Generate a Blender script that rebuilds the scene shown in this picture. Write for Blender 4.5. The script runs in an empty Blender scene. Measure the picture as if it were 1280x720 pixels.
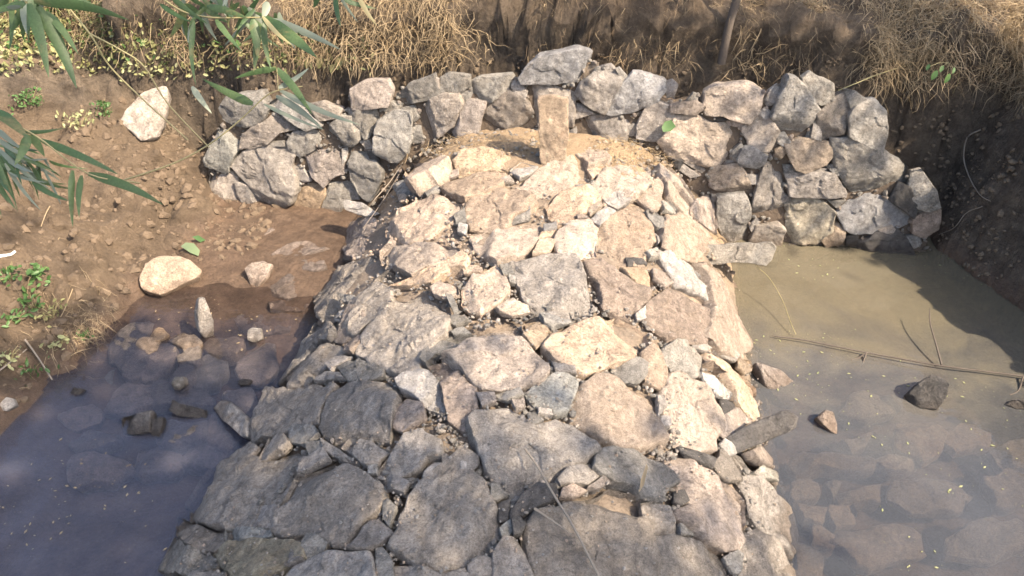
import bpy, bmesh, math, random
import numpy as np
from mathutils import Vector, Matrix, noise as mnoise

# ---------------------------------------------------------------- camera, world, sun, exposure
scene = bpy.context.scene
COL = scene.collection
random.seed(7)
RNG = np.random.default_rng(7)
FPX, PITCH, YAW, CAM_H = 949.0, math.radians(36), math.radians(7.5), 2.4
CAM = np.array([0.35, 0.0, CAM_H])
FWD = np.array([-math.sin(YAW) * math.cos(PITCH), math.cos(YAW) * math.cos(PITCH), -math.sin(PITCH)])
RGT = np.array([math.cos(YAW), math.sin(YAW), 0.0])
UPV = np.cross(RGT, FWD)

cam_data = bpy.data.cameras.new('camera')
cam_data.sensor_width = 36.0
cam_data.lens = 36.0 * FPX / 1280.0
cam_data.clip_start, cam_data.clip_end = 0.05, 2000.0
camera = bpy.data.objects.new('camera', cam_data)
COL.objects.link(camera)
camera.matrix_world = Matrix(((RGT[0], UPV[0], -FWD[0], CAM[0]), (RGT[1], UPV[1], -FWD[1], CAM[1]),
                              (RGT[2], UPV[2], -FWD[2], CAM[2]), (0, 0, 0, 1)))
scene.camera = camera

SUN_EL, SUN_AZ = math.radians(47), math.radians(114)      # azimuth clockwise from +Y
SUN = np.array([math.sin(SUN_AZ) * math.cos(SUN_EL), math.cos(SUN_AZ) * math.cos(SUN_EL), math.sin(SUN_EL)])
world = bpy.data.worlds.new('World')
scene.world = world
world.use_nodes = True
wn = world.node_tree
sky = wn.nodes.new('ShaderNodeTexSky')
sky.sky_type = 'NISHITA'
sky.sun_disc = False
sky.sun_elevation, sky.sun_rotation = SUN_EL, SUN_AZ
sky.air_density, sky.dust_density, sky.ozone_density = 1.0, 4.0, 0.6
wn.nodes['Background'].inputs['Strength'].default_value = 0.15
wn.links.new(sky.outputs['Color'], wn.nodes['Background'].inputs['Color'])
sun_data = bpy.data.lights.new('sun', 'SUN')
sun_data.energy, sun_data.angle, sun_data.color = 4.9, math.radians(0.5), (1.0, 0.82, 0.62)
sun = bpy.data.objects.new('sun', sun_data)
COL.objects.link(sun)
sun.rotation_euler = Vector(SUN).to_track_quat('Z', 'Y').to_euler()
scene.view_settings.view_transform = 'Standard'
scene.view_settings.look = 'None'
scene.view_settings.exposure = 1.35
scene.view_settings.gamma = 1.0
scene.cycles.max_bounces = 8
scene.cycles.transparent_max_bounces = 12

# ---------------------------------------------------------------- pixel -> place helpers (photo traced at 1280 x 720)
def rays(px):
    px = np.asarray(px, float).reshape(-1, 2)
    return FWD + RGT * ((px[:, :1] - 640) / FPX) - UPV * ((px[:, 1:] - 360) / FPX)
def at_depth(x, y, d):
    return CAM + rays([(x, y)])[0] * d
def _hash(ix, iy, s):
    h = (ix.astype(np.int64) * 374761393 + iy.astype(np.int64) * 668265263 + s * 974711) & 0x7fffffff
    h = ((h ^ (h >> 13)) * 1274126177) & 0x7fffffff
    return ((h ^ (h >> 16)) & 0xffff) / 65535.0
def vnoise(x, y, s=0):
    ix, iy = np.floor(x), np.floor(y)
    fx, fy = x - ix, y - iy
    fx, fy = fx * fx * (3 - 2 * fx), fy * fy * (3 - 2 * fy)
    a, b = _hash(ix, iy, s), _hash(ix + 1, iy, s)
    c, d = _hash(ix, iy + 1, s), _hash(ix + 1, iy + 1, s)
    return (a + (b - a) * fx) * (1 - fy) + (c + (d - c) * fx) * fy - 0.5
def fbm(x, y, f, n, s=0):
    v, a = 0, 1.0
    for k in range(n):
        v = v + a * vnoise(x * f + 17.3 * k, y * f - 9.1 * k, s + k)
        f, a = f * 2.03, a * 0.5
    return v
def sstep(t):
    t = np.clip(t, 0, 1)
    return t * t * (3 - 2 * t)

HW, HZ = 1.15, 0.60                       # the spillway hump: half width at the water, crown height
def hump_w(x, y):
    return np.where(np.asarray(x) < 0, np.interp(y, [1.6, 1.9, 2.3], [1.15, 1.12, 1.06]), HW)
def hump_z(x, y):
    p = np.where(np.asarray(x) < 0, np.interp(y, [2.0, 3.4], [1.85, 3.0]), np.interp(y, [2.0, 3.2], [2.3, 3.0]))
    return HZ * (1 - np.abs(np.asarray(x) / hump_w(x, y)) ** p)
def hump_slope(x, y, e=0.01): return (hump_z(x + e, y) - hump_z(x - e, y)) / (2 * e)
def ground_z(x, y):
    x, y = np.asarray(x, float), np.asarray(y, float)
    left = x < 0
    bed = np.where(left, -0.16 + 0.172 * sstep((y - 2.35) / 0.9), -0.20 + 0.10 * sstep((y - 3.0) / 0.8))
    bed = bed + 0.035 * fbm(x, y, 2.2, 4, 3)
    w = 0.22 * fbm(x, y, 0.9, 3, 11) + np.where(left, 0.24, 0.10) * fbm(x, y, 3.5, 3, 12)
    dl = -1.95 - x + w + 0.15 * np.clip(y - 3.2, -1.0, 1.0)
    zl = np.where(dl > 0, 0.02 + 0.62 * dl, 0.35 * dl)
    zl = np.where(zl > 1.0, 1.0 + 0.25 * (zl - 1.0), zl)
    xr = np.interp(y, [-8, 1.0, 2.6, 3.38, 3.98, 6], [3.3, 3.3, 2.95, 2.58, 2.27, 2.2])
    dr = x - xr + 0.5 * w
    zr = 1.02 * sstep(dr / 0.42) ** 0.8 + 0.16 * np.clip(dr - 0.42, 0, 8) - 0.4 * (dr < 0)
    lip = 1.16 + 0.16 * np.exp(-((x - 0.1) / 0.9) ** 2)
    db = y - 4.20 + 0.5 * w + 0.10 * fbm(x, y, 2.6, 3, 14) + 0.08 * sstep((-x - 1.0) / 1.0)
    zb = lip * sstep(db / 0.30) ** 0.8 + 0.30 * np.clip(db - 0.30, 0, 6) - 0.4 * (db < 0)
    zf = 1.0 * sstep((-4.5 - y) / 2.0) - 0.4 * (y > -4.5)
    z = np.maximum(np.maximum(bed, zl), np.maximum(np.maximum(zr, zb), zf))
    rough = sstep((z + 0.02) / 0.15)
    far = np.clip(1.5 - (np.hypot(x, y - 3) - 4) / 8, 0, 1)
    lb = sstep((-1.7 - x) / 0.3)
    z = z + far * rough * lb * (0.10 * np.abs(fbm(x, y, 5.0, 3, 23)) + 0.075 * np.abs(fbm(x, y, 13.0, 3, 27)))
    z = z + far * rough * (0.11 * fbm(x, y, 3.1, 3, 21) + 0.05 * fbm(x, y, 9.0, 3, 31) + 0.022 * np.abs(fbm(x, y, 26.0, 2, 41)))
    far_z = 1.6 + 0.8 * fbm(x, y, 0.05, 3, 51)
    t = sstep((np.hypot(x, y) - 9) / 25)
    return z * (1 - t) + far_z * t
def hit_field(px, fn, t0=0.8, t1=9.0, step=0.01):
    d = rays(px)
    res = np.zeros((len(d), 3))
    ts = np.arange(t0, t1, step)
    for i, v in enumerate(d):
        p = CAM + ts[:, None] * v
        below = p[:, 2] < fn(p[:, 0], p[:, 1])
        k = int(np.argmax(below)) if below.any() else len(ts) - 1
        res[i] = p[max(k, 0)]
    return res
def on_ground(px): return hit_field(px, ground_z)
def on_hump(px, h=0.0):
    return hit_field(px, lambda x, y: np.maximum(hump_z(x, y), -0.05) + h, 1.0, 6.0, 0.004)
BATTER = 0.15
def on_wall(px, h=0.0):                   # wall face y = 3.9 + BATTER z, moved out by h
    d = rays(px)
    t = (3.9 - h - CAM[1] + BATTER * CAM[2]) / (d[:, 1] - BATTER * d[:, 2])
    return CAM + d * t[:, None]
def on_z(px, z):
    d = rays(px)
    return CAM + d * ((z - CAM[2]) / d[:, 2])[:, None]

# ---------------------------------------------------------------- object helpers
def props(o, label=None, cat=None, group=None, kind=None):
    if label: o['label'] = label
    if cat: o['category'] = cat
    if group: o['group'] = group
    if kind: o['kind'] = kind
    return o
def link_mesh(name, verts, faces, mat, parent=None, loc=(0, 0, 0), smooth=None):
    me = bpy.data.meshes.new(name)
    me.from_pydata([tuple(v) for v in verts], [], [tuple(f) for f in faces])
    me.materials.append(mat)
    if smooth is not None:
        me.polygons.foreach_set('use_smooth', [True] * len(me.polygons))
        if smooth < 170: me.set_sharp_from_angle(angle=math.radians(smooth))
    me.update()
    o = bpy.data.objects.new(name, me)
    COL.objects.link(o)
    o.location = loc
    if parent is not None: o.parent = parent
    return o
def empty(name, loc=(0, 0, 0)):
    o = bpy.data.objects.new(name, None)
    o.empty_display_size = 0.05
    o.location = loc
    COL.objects.link(o)
    return o

# ---------------------------------------------------------------- materials
class NT:
    def __init__(s, name, rough=0.85):
        s.m = bpy.data.materials.new(name); s.m.use_nodes = True
        s.t = s.m.node_tree; s.b = s.t.nodes['Principled BSDF']
        s.b.inputs['Roughness'].default_value = rough
        s.tc = s.t.nodes.new('ShaderNodeTexCoord')
        s.vec = s.tc.outputs['Object']
    def n(s, typ, **kw):
        nd = s.t.nodes.new(typ)
        for k, v in kw.items():
            if hasattr(nd, k): setattr(nd, k, v)
            else: nd.inputs[k].default_value = v
        return nd
    def l(s, a, b): s.t.links.new(a, b)
    def shift(s):
        oi = s.n('ShaderNodeObjectInfo')
        mu = s.n('ShaderNodeVectorMath', operation='SCALE'); mu.inputs[0].default_value = (37, 91, 53)
        s.l(oi.outputs['Random'], mu.inputs['Scale'])
        ad = s.n('ShaderNodeVectorMath', operation='ADD')
        s.l(s.vec, ad.inputs[0]); s.l(mu.outputs[0], ad.inputs[1])
        sc = s.n('ShaderNodeVectorMath', operation='SCALE'); s.l(ad.outputs[0], sc.inputs[0])
        s.l(s.math('ADD', s.math('MULTIPLY', s.math('FRACT', s.math('MULTIPLY', oi.outputs['Random'], 13.7)), 0.8), 0.65), sc.inputs['Scale'])
        s.vec = sc.outputs[0]; s.rand = oi.outputs['Random']
    def noise(s, scale, detail=5, rough=0.6, dist=0.0):
        nd = s.n('ShaderNodeTexNoise'); nd.inputs['Scale'].default_value = scale
        nd.inputs['Detail'].default_value = detail; nd.inputs['Roughness'].default_value = rough
        nd.inputs['Distortion'].default_value = dist
        s.l(s.vec, nd.inputs['Vector']); return nd.outputs['Fac']
    def ramp(s, fac, stops):
        r = s.n('ShaderNodeValToRGB'); e = r.color_ramp.elements
        while len(e) < len(stops): e.new(0.5)
        for k, (p, c) in enumerate(stops):
            e[k].position = p; e[k].color = (c, c, c, 1) if not hasattr(c, '__len__') else (*c, 1)
        s.l(fac, r.inputs['Fac']); return r.outputs['Color']
    def mix(s, f, a, b, blend='MIX'):
        m = s.n('ShaderNodeMix', data_type='RGBA', blend_type=blend)
        for sock, v in ((m.inputs[0], f), (m.inputs[6], a), (m.inputs[7], b)):
            if hasattr(v, 'links'): s.l(v, sock)
            elif hasattr(v, '__len__'): sock.default_value = (*v, 1)
            else: sock.default_value = v
        return m.outputs[2]
    def math(s, op, a, b=0.0):
        m = s.n('ShaderNodeMath', operation=op)
        for sock, v in zip(m.inputs, (a, b)):
            if hasattr(v, 'links'): s.l(v, sock)
            else: sock.default_value = v
        return m.outputs[0]
    def bump(s, h, dist, strength=1.0, prev=None):
        b = s.n('ShaderNodeBump'); b.inputs['Distance'].default_value = dist; b.inputs['Strength'].default_value = strength
        s.l(h, b.inputs['Height'])
        if prev is not None: s.l(prev, b.inputs['Normal'])
        s.l(b.outputs['Normal'], s.b.inputs['Normal']); return b.outputs['Normal']
    def color(s, c): s.l(c, s.b.inputs['Base Color'])

def stone_mat(name, base, dust=0.35, dustcol=(.40, .32, .24), blotch=0.5, speck=0.48):
    k = NT(name, 0.86); k.shift()
    big = k.noise(5, 6, 0.65, 0.4); mid = k.noise(22, 6, 0.7); fine = k.noise(140, 4, 0.75); spk = k.noise(330, 2, 0.6)
    c = k.mix(k.ramp(big, [(0.32, 0.0), (0.68, 1.0)]), tuple(v * 0.74 for v in base), tuple(min(1, v * 1.18) for v in base))
    c = k.mix(0.55, c, k.ramp(mid, [(0.30, 0.18), (0.5, 0.50), (0.70, 0.82)]), 'OVERLAY')
    wvn = k.n('ShaderNodeTexWave'); wvn.inputs['Scale'].default_value = 6; wvn.inputs['Distortion'].default_value = 14; wvn.inputs['Detail'].default_value = 5; wvn.inputs['Detail Roughness'].default_value = 0.7; k.l(k.vec, wvn.inputs['Vector'])
    c = k.mix(0.22, c, k.ramp(wvn.outputs['Fac'], [(0.1, 0.3), (0.5, 0.5), (0.9, 0.72)]), 'OVERLAY')
    d = k.math('MULTIPLY', k.ramp(k.noise(7, 7, 0.7, 0.8), [(0.40, 0.0), (0.66, 1.0)]), dust)
    c = k.mix(d, c, dustcol)
    bl = k.math('MULTIPLY', k.ramp(k.noise(13, 9, 0.78, 1.0), [(0.53, 0.0), (0.60, 1.0)]), blotch)
    c = k.mix(bl, c, tuple(v * 0.42 for v in base))
    c = k.mix(speck, c, k.ramp(fine, [(0.30, 0.10), (0.48, 0.5), (0.70, 0.88)]), 'OVERLAY')
    c = k.mix(k.math('MULTIPLY', k.ramp(spk, [(0.62, 0.0), (0.72, 1.0)]), 0.35), c, tuple(min(1, v * 1.7 + .05) for v in base))
    hs = k.n('ShaderNodeHueSaturation'); k.l(c, hs.inputs['Color'])
    k.l(k.math('ADD', k.math('MULTIPLY', k.rand, 0.38), 0.83), hs.inputs['Value'])
    k.l(k.math('ADD', k.math('MULTIPLY', k.math('FRACT', k.math('MULTIPLY', k.rand, 7.3)), 0.4), 0.62), hs.inputs['Saturation'])
    geo = k.n('ShaderNodeNewGeometry'); sep = k.n('ShaderNodeSeparateXYZ'); k.l(geo.outputs['Position'], sep.inputs[0])
    mr = k.n('ShaderNodeMapRange'); mr.inputs[1].default_value = 0.075; mr.inputs[2].default_value = 0.015      # damp band just above the water
    k.l(k.math('ADD', sep.outputs['Z'], k.math('MULTIPLY', k.math('SUBTRACT', mid, 0.5), 0.12)), mr.inputs[0])
    k.color(k.mix(mr.outputs[0], hs.outputs['Color'], k.mix(1.0, hs.outputs['Color'], (.66, .61, .57), 'MULTIPLY')))
    k.l(k.math('SUBTRACT', 0.86, k.math('MULTIPLY', mr.outputs[0], 0.45)), k.b.inputs['Roughness'])
    crk = k.n('ShaderNodeTexVoronoi', feature='DISTANCE_TO_EDGE'); crk.inputs['Scale'].default_value = 9
    wv = k.n('ShaderNodeVectorMath', operation='ADD'); k.l(k.vec, wv.inputs[0])
    k.l(k.n('ShaderNodeTexNoise', Scale=9.0).outputs['Color'], wv.inputs[1]); k.l(wv.outputs[0], crk.inputs['Vector'])
    wp = k.n('ShaderNodeVectorMath', operation='SCALE'); k.l(k.n('ShaderNodeTexNoise', Scale=16.0).outputs['Color'], wp.inputs[0]); wp.inputs['Scale'].default_value = 0.09
    k.t.links.remove(wv.inputs[1].links[0]); k.l(wp.outputs[0], wv.inputs[1])
    crack = k.math('MULTIPLY', k.ramp(crk.outputs['Distance'], [(0.0, 1.0), (0.022, 0.0)]), k.ramp(k.noise(6, 3, 0.5), [(0.50, 0.0), (0.60, 1.0)]))
    pit = k.ramp(k.noise(48, 4, 0.65), [(0.30, 1.0), (0.40, 0.0)])
    rough_h = k.math('SUBTRACT', mid, k.math('ADD', k.math('MULTIPLY', crack, 0.5), k.math('MULTIPLY', pit, 0.35)))
    b1 = k.bump(k.noise(14, 9, 0.75, 0.6), 0.06, 0.95)
    b2 = k.bump(rough_h, 0.026, 1.0, b1)
    k.bump(fine, 0.006, 1.0, b2)
    return k.m

DUST = (.43, .345, .26)
STONE = {
    'n': stone_mat('dusty_stone', (.35, .308, .262), 0.5, (.40, .338, .265)),
    't': stone_mat('tan_stone', (.48, .372, .278), 0.5, (.50, .39, .285), 0.18),
    'g': stone_mat('grey_stone', (.31, .295, .265), 0.35, (.39, .33, .255)),
    'p': stone_mat('pinkish_grey_stone', (.36, .32, .28), 0.3),
    'b': stone_mat('brown_stone', (.37, .30, .25), 0.4),
    'o': stone_mat('ochre_stone', (.44, .33, .22), 0.45),
    'q': stone_mat('sandstone', (.56, .41, .27), 0.3, (.52, .38, .24), 0.2, 0.4),
    'u': stone_mat('pale_wall_stone', (.42, .355, .295), 0.4, (.43, .355, .27), 0.25),
    'd': stone_mat('dark_stone', (.095, .092, .09), 0.15),
    'l': stone_mat('pale_stone', (.43, .40, .365), 0.25, DUST, 0.15),
    'v': stone_mat('greenish_stone', (.35, .35, .315), 0.20),
    'y': stone_mat('olive_stone', (.40, .355, .255), 0.35),
    's': stone_mat('blue_grey_stone', (.33, .33, .335), 0.15, DUST, 0.40),
    'w': stone_mat('wet_stone', (.27, .215, .18), 0.4, (.27, .18, .12)),
    'm': stone_mat('muddy_stone', (.36, .25, .175), 0.5, (.40, .27, .17)),
}

# ---------------------------------------------------------------- the stone builder
def resample(P, step, rough, rnd):
    """closed outline (n,2) -> denser outline with softened corners and ragged edges"""
    P = np.asarray(P, float)
    out = []
    n = len(P)
    for i in range(n):
        a, b = P[i], P[(i + 1) % n]
        L = np.hypot(*(b - a)); k = max(1, int(round(L / step)))
        for j in range(k): out.append(a + (b - a) * j / k)
    Q = np.array(out)
    Q = 0.86 * Q + 0.07 * (np.roll(Q, 1, 0) + np.roll(Q, -1, 0))
    c = Q.mean(0)
    ang = np.linspace(0, 2 * math.pi, len(Q), endpoint=False)
    ph = rnd.uniform(0, 50)
    r = np.array([mnoise.fractal(Vector((q[0] * 14 + ph, q[1] * 14, ph)), 0.9, 2.2, 4) for q in Q])
    e = np.roll(Q, -1, 0) - np.roll(Q, 1, 0)
    nrm = np.stack([e[:, 1], -e[:, 0]], 1); nrm /= (np.linalg.norm(nrm, axis=1)[:, None] + 1e-9)
    if np.sum(nrm * (Q - c)) < 0: nrm = -nrm
    return Q + nrm * (r * rough)[:, None]
def stone_mesh(P2, T, rnd, relief=1.0, round_=1.0, chips=True, tilt=0.05):
    """P2: outline in the stone's own face plane (metres). Face near n = 0, body goes down to -T."""
    P2 = np.asarray(P2, float)
    area = 0.5 * abs(np.dot(P2[:, 0], np.roll(P2[:, 1], -1)) - np.dot(P2[:, 1], np.roll(P2[:, 0], -1)))
    size = math.sqrt(max(area, 1e-6))
    if np.dot(P2[:, 0], np.roll(P2[:, 1], -1)) - np.dot(P2[:, 1], np.roll(P2[:, 0], -1)) < 0: P2 = P2[::-1]
    step = max(0.006, min(0.017, size / 10))
    Q = resample(P2, step, size * 0.035, rnd)
    c = Q.mean(0)
    R = Q - c
    rad = np.linalg.norm(R, axis=1)
    cham = min(0.012, size * 0.048) * round_
    N = len(Q)
    ph = rnd.uniform(0, 100)
    cv = np.array([cham * (0.9 + 1.5 * mnoise.noise(Vector((q[0] * 7 + ph, q[1] * 7, 3)))) for q in Q])
    inner = [0.92, 0.86, 0.79, 0.72, 0.64, 0.56, 0.48, 0.40, 0.31, 0.22, 0.12] if size > 0.16 else [0.90, 0.80, 0.68, 0.55, 0.42, 0.28, 0.14] if size > 0.08 else [0.82, 0.6, 0.35, 0.15]
    rings = [(0.80, -T, 0), (0.97, -0.62 * T, 0), (1.0, -0.30 * T, 0), (1.0, -1.0, 1), (0.985, -0.40, 1), (0.955, -0.10, 1)] + [(s, 0.0, 0) for s in inner]
    tl = (rnd.uniform(-tilt, tilt), rnd.uniform(-tilt, tilt))
    planes = []
    for _ in range(rnd.choice([1, 2, 2, 3]) if chips else 0):
        a = rnd.uniform(0, 2 * math.pi)
        planes.append((math.cos(a), math.sin(a), rnd.uniform(0.30, 0.75) * size * 0.55, rnd.uniform(0.15, 0.9)))
    verts = []
    amp = 0.013 * relief * min(1.6, size / 0.22 + 0.25)
    for s, h, edge in rings:
        for i in range(N):
            x, y = c + R[i] * s
            z = h * cv[i] if edge else h
            if edge: z = max(z, -0.5 * T)
            top = edge or h == 0.0
            if top:
                z += tl[0] * (x - c[0]) + tl[1] * (y - c[1])
                for (ca, sa, off, sl) in planes:
                    d = (x - c[0]) * ca + (y - c[1]) * sa - off
                    if d > 0: z -= min(d * sl, 0.30 * T + 0.02 * size)
                v = Vector((x * 5.5 + ph, y * 5.5, ph * 0.7))
                w = mnoise.fractal(v, 0.85, 2.1, 5)
                st = mnoise.noise(Vector((x * 9 + ph, y * 9 + 5, ph)))
                ledge = (0.9 if st > 0.12 else 0.0) + 0.5 * abs(mnoise.noise(Vector((x * 22, y * 22, ph))))
                z += amp * (1.0 * w + 0.55 * ledge - 0.3) + 0.0035 * relief * mnoise.fractal(Vector((x * 26, y * 26, ph)), 0.7, 2.2, 3)
                jx = 0.0
            else:
                jx = 0.04 * size * mnoise.noise(Vector((x * 12 + ph, y * 12, z * 12)))
            verts.append((x + jx, y - jx, z))
    cz = np.mean([v[2] for v in verts[-N:]])
    verts.append((c[0], c[1], cz)); top = len(verts) - 1
    verts.append((c[0], c[1], -T)); bot = len(verts) - 1
    faces = []
    nr = len(rings)
    for k in range(nr - 1):
        for i in range(N):
            j = (i + 1) % N
            faces.append((k * N + i, k * N + j, (k + 1) * N + j, (k + 1) * N + i))
    for i in range(N):
        j = (i + 1) % N
        faces.append(((nr - 1) * N + i, (nr - 1) * N + j, top))
        faces.append((j, i, bot))
    return verts, faces
def place_stone(name, pts3, normal, T, mat, parent, rnd, **kw):
    """pts3: outline as points in space; the stone's face is the best plane through them, facing `normal`."""
    pts3 = np.asarray(pts3); c = pts3.mean(0)
    q = pts3 - c
    nrm = np.linalg.svd(q)[2][2]
    if nrm @ normal < 0: nrm = -nrm
    if nrm @ normal / np.linalg.norm(normal) < 0.75: nrm = np.asarray(normal, float)
    nrm = nrm / np.linalg.norm(nrm)
    a = np.cross([0.0, 1.0, 0.3], nrm); a /= np.linalg.norm(a)
    b = np.cross(nrm, a)
    P2 = np.stack([q @ a, q @ b], 1)
    v, f = stone_mesh(P2, T, rnd, **kw)
    o = link_mesh(name, v, f, mat, None, smooth=32)
    M = Matrix(((a[0], b[0], nrm[0], c[0]), (a[1], b[1], nrm[1], c[1]), (a[2], b[2], nrm[2], c[2]), (0, 0, 0, 1)))
    o.matrix_world = M
    if parent is not None: o.parent = parent
    return o
def grow(P, d):
    v = P - P.mean(0); return P + v / (np.linalg.norm(v, axis=1)[:, None] + 1e-6) * d
def ragged(P):
    Q = []
    for i in range(len(P)):
        a, b_ = P[i], P[(i + 1) % len(P)]; e = b_ - a; nn = np.array([e[1], -e[0]])
        Q.append(a + (a - P.mean(0)) * random.uniform(-.18, .05))
        for u in (0.35, 0.7): Q.append(a + e * (u + random.uniform(-.1, .1)) + nn * random.uniform(-.10, .10))
    return np.array(Q)
def parse(txt):
    for L in txt.strip().split('\n'):
        c, *p = L.split()
        yield c, np.array([tuple(map(float, s.split(','))) for s in p])
def poly_area(P): return 0.5 * abs(np.dot(P[:, 0], np.roll(P[:, 1], -1)) - np.dot(P[:, 1], np.roll(P[:, 0], -1)))
def inside(P, x, y):
    r = np.zeros(len(x), bool)
    x1, y1 = P[:, 0], P[:, 1]; x2, y2 = np.roll(x1, -1), np.roll(y1, -1)
    for a, b, c, d in zip(x1, y1, x2, y2):
        if b == d: continue
        m = ((b > y) != (d > y)) & (x < (c - a) * (y - b) / (d - b) + a)
        r ^= m
    return r
ICO = None
def pebble(center, r, rnd, squash=0.65):
    """a rough little stone: 12 corners, 20 faces"""
    global ICO
    if ICO is None:
        bm = bmesh.new(); bmesh.ops.create_icosphere(bm, subdivisions=1, radius=1.0)
        bm.verts.ensure_lookup_table()
        ICO = (np.array([v.co[:] for v in bm.verts]), [[v.index for v in f.verts] for f in bm.faces]); bm.free()
    V, F = ICO
    a = rnd.uniform(0, 6.28); ca, sa = math.cos(a), math.sin(a)
    j = np.array([[rnd.uniform(0.72, 1.2)] for _ in V])
    W = V * j * np.array([rnd.uniform(0.7, 1.35), rnd.uniform(0.6, 1.0), squash])
    W = np.stack([W[:, 0] * ca - W[:, 1] * sa, W[:, 0] * sa + W[:, 1] * ca, W[:, 2]], 1)
    t = rnd.uniform(-0.7, 0.7); ct, s_ = math.cos(t), math.sin(t)
    W = np.stack([W[:, 0], W[:, 1] * ct - W[:, 2] * s_, W[:, 1] * s_ + W[:, 2] * ct], 1)
    return W * r + center, F
class Bag:
    def __init__(s): s.v, s.f, s.n = [], [], 0
    def add(s, V, F):
        s.v.extend(map(tuple, V)); s.f.extend([tuple(i + s.n for i in f) for f in F]); s.n += len(V)
    def build(s, name, mat, parent=None, smooth=None): return link_mesh(name, s.v, s.f, mat, parent, smooth=smooth)
def tube(pts, r0, r1, sides=6):
    pts = [np.asarray(p, float) for p in pts]; n = len(pts); V, F = [], []
    for i, p in enumerate(pts):
        d = pts[min(i + 1, n - 1)] - pts[max(i - 1, 0)]; d /= (np.linalg.norm(d) + 1e-9)
        a = np.cross(d, [0.3, 0.2, 1.0] if abs(d[2]) < 0.9 else [1.0, 0, 0]); a /= np.linalg.norm(a); b = np.cross(d, a)
        r = r0 + (r1 - r0) * i / max(1, n - 1)
        for k in range(sides):
            t = 2 * math.pi * k / sides
            V.append(p + (a * math.cos(t) + b * math.sin(t)) * r)
    for i in range(n - 1):
        for k in range(sides):
            m = (k + 1) % sides
            F.append((i * sides + k, i * sides + m, (i + 1) * sides + m, (i + 1) * sides + k))
    F.append(tuple(range(sides))[::-1]); F.append(tuple(range((n - 1) * sides, n * sides)))
    return V, F
def curve_pts(pts, n=6):
    """smooth (Catmull-Rom) line through the points"""
    P = [np.asarray(p, float) for p in pts]; P = [2 * P[0] - P[1]] + P + [2 * P[-1] - P[-2]]; out = []
    for i in range(1, len(P) - 2):
        for k in range(n):
            t = k / n
            out.append(0.5 * (2 * P[i] + (P[i + 1] - P[i - 1]) * t + (2 * P[i - 1] - 5 * P[i] + 4 * P[i + 1] - P[i + 2]) * t * t + (3 * P[i] - P[i - 1] - 3 * P[i + 1] + P[i + 2]) * t ** 3))
    return out + [P[-2]]
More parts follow.
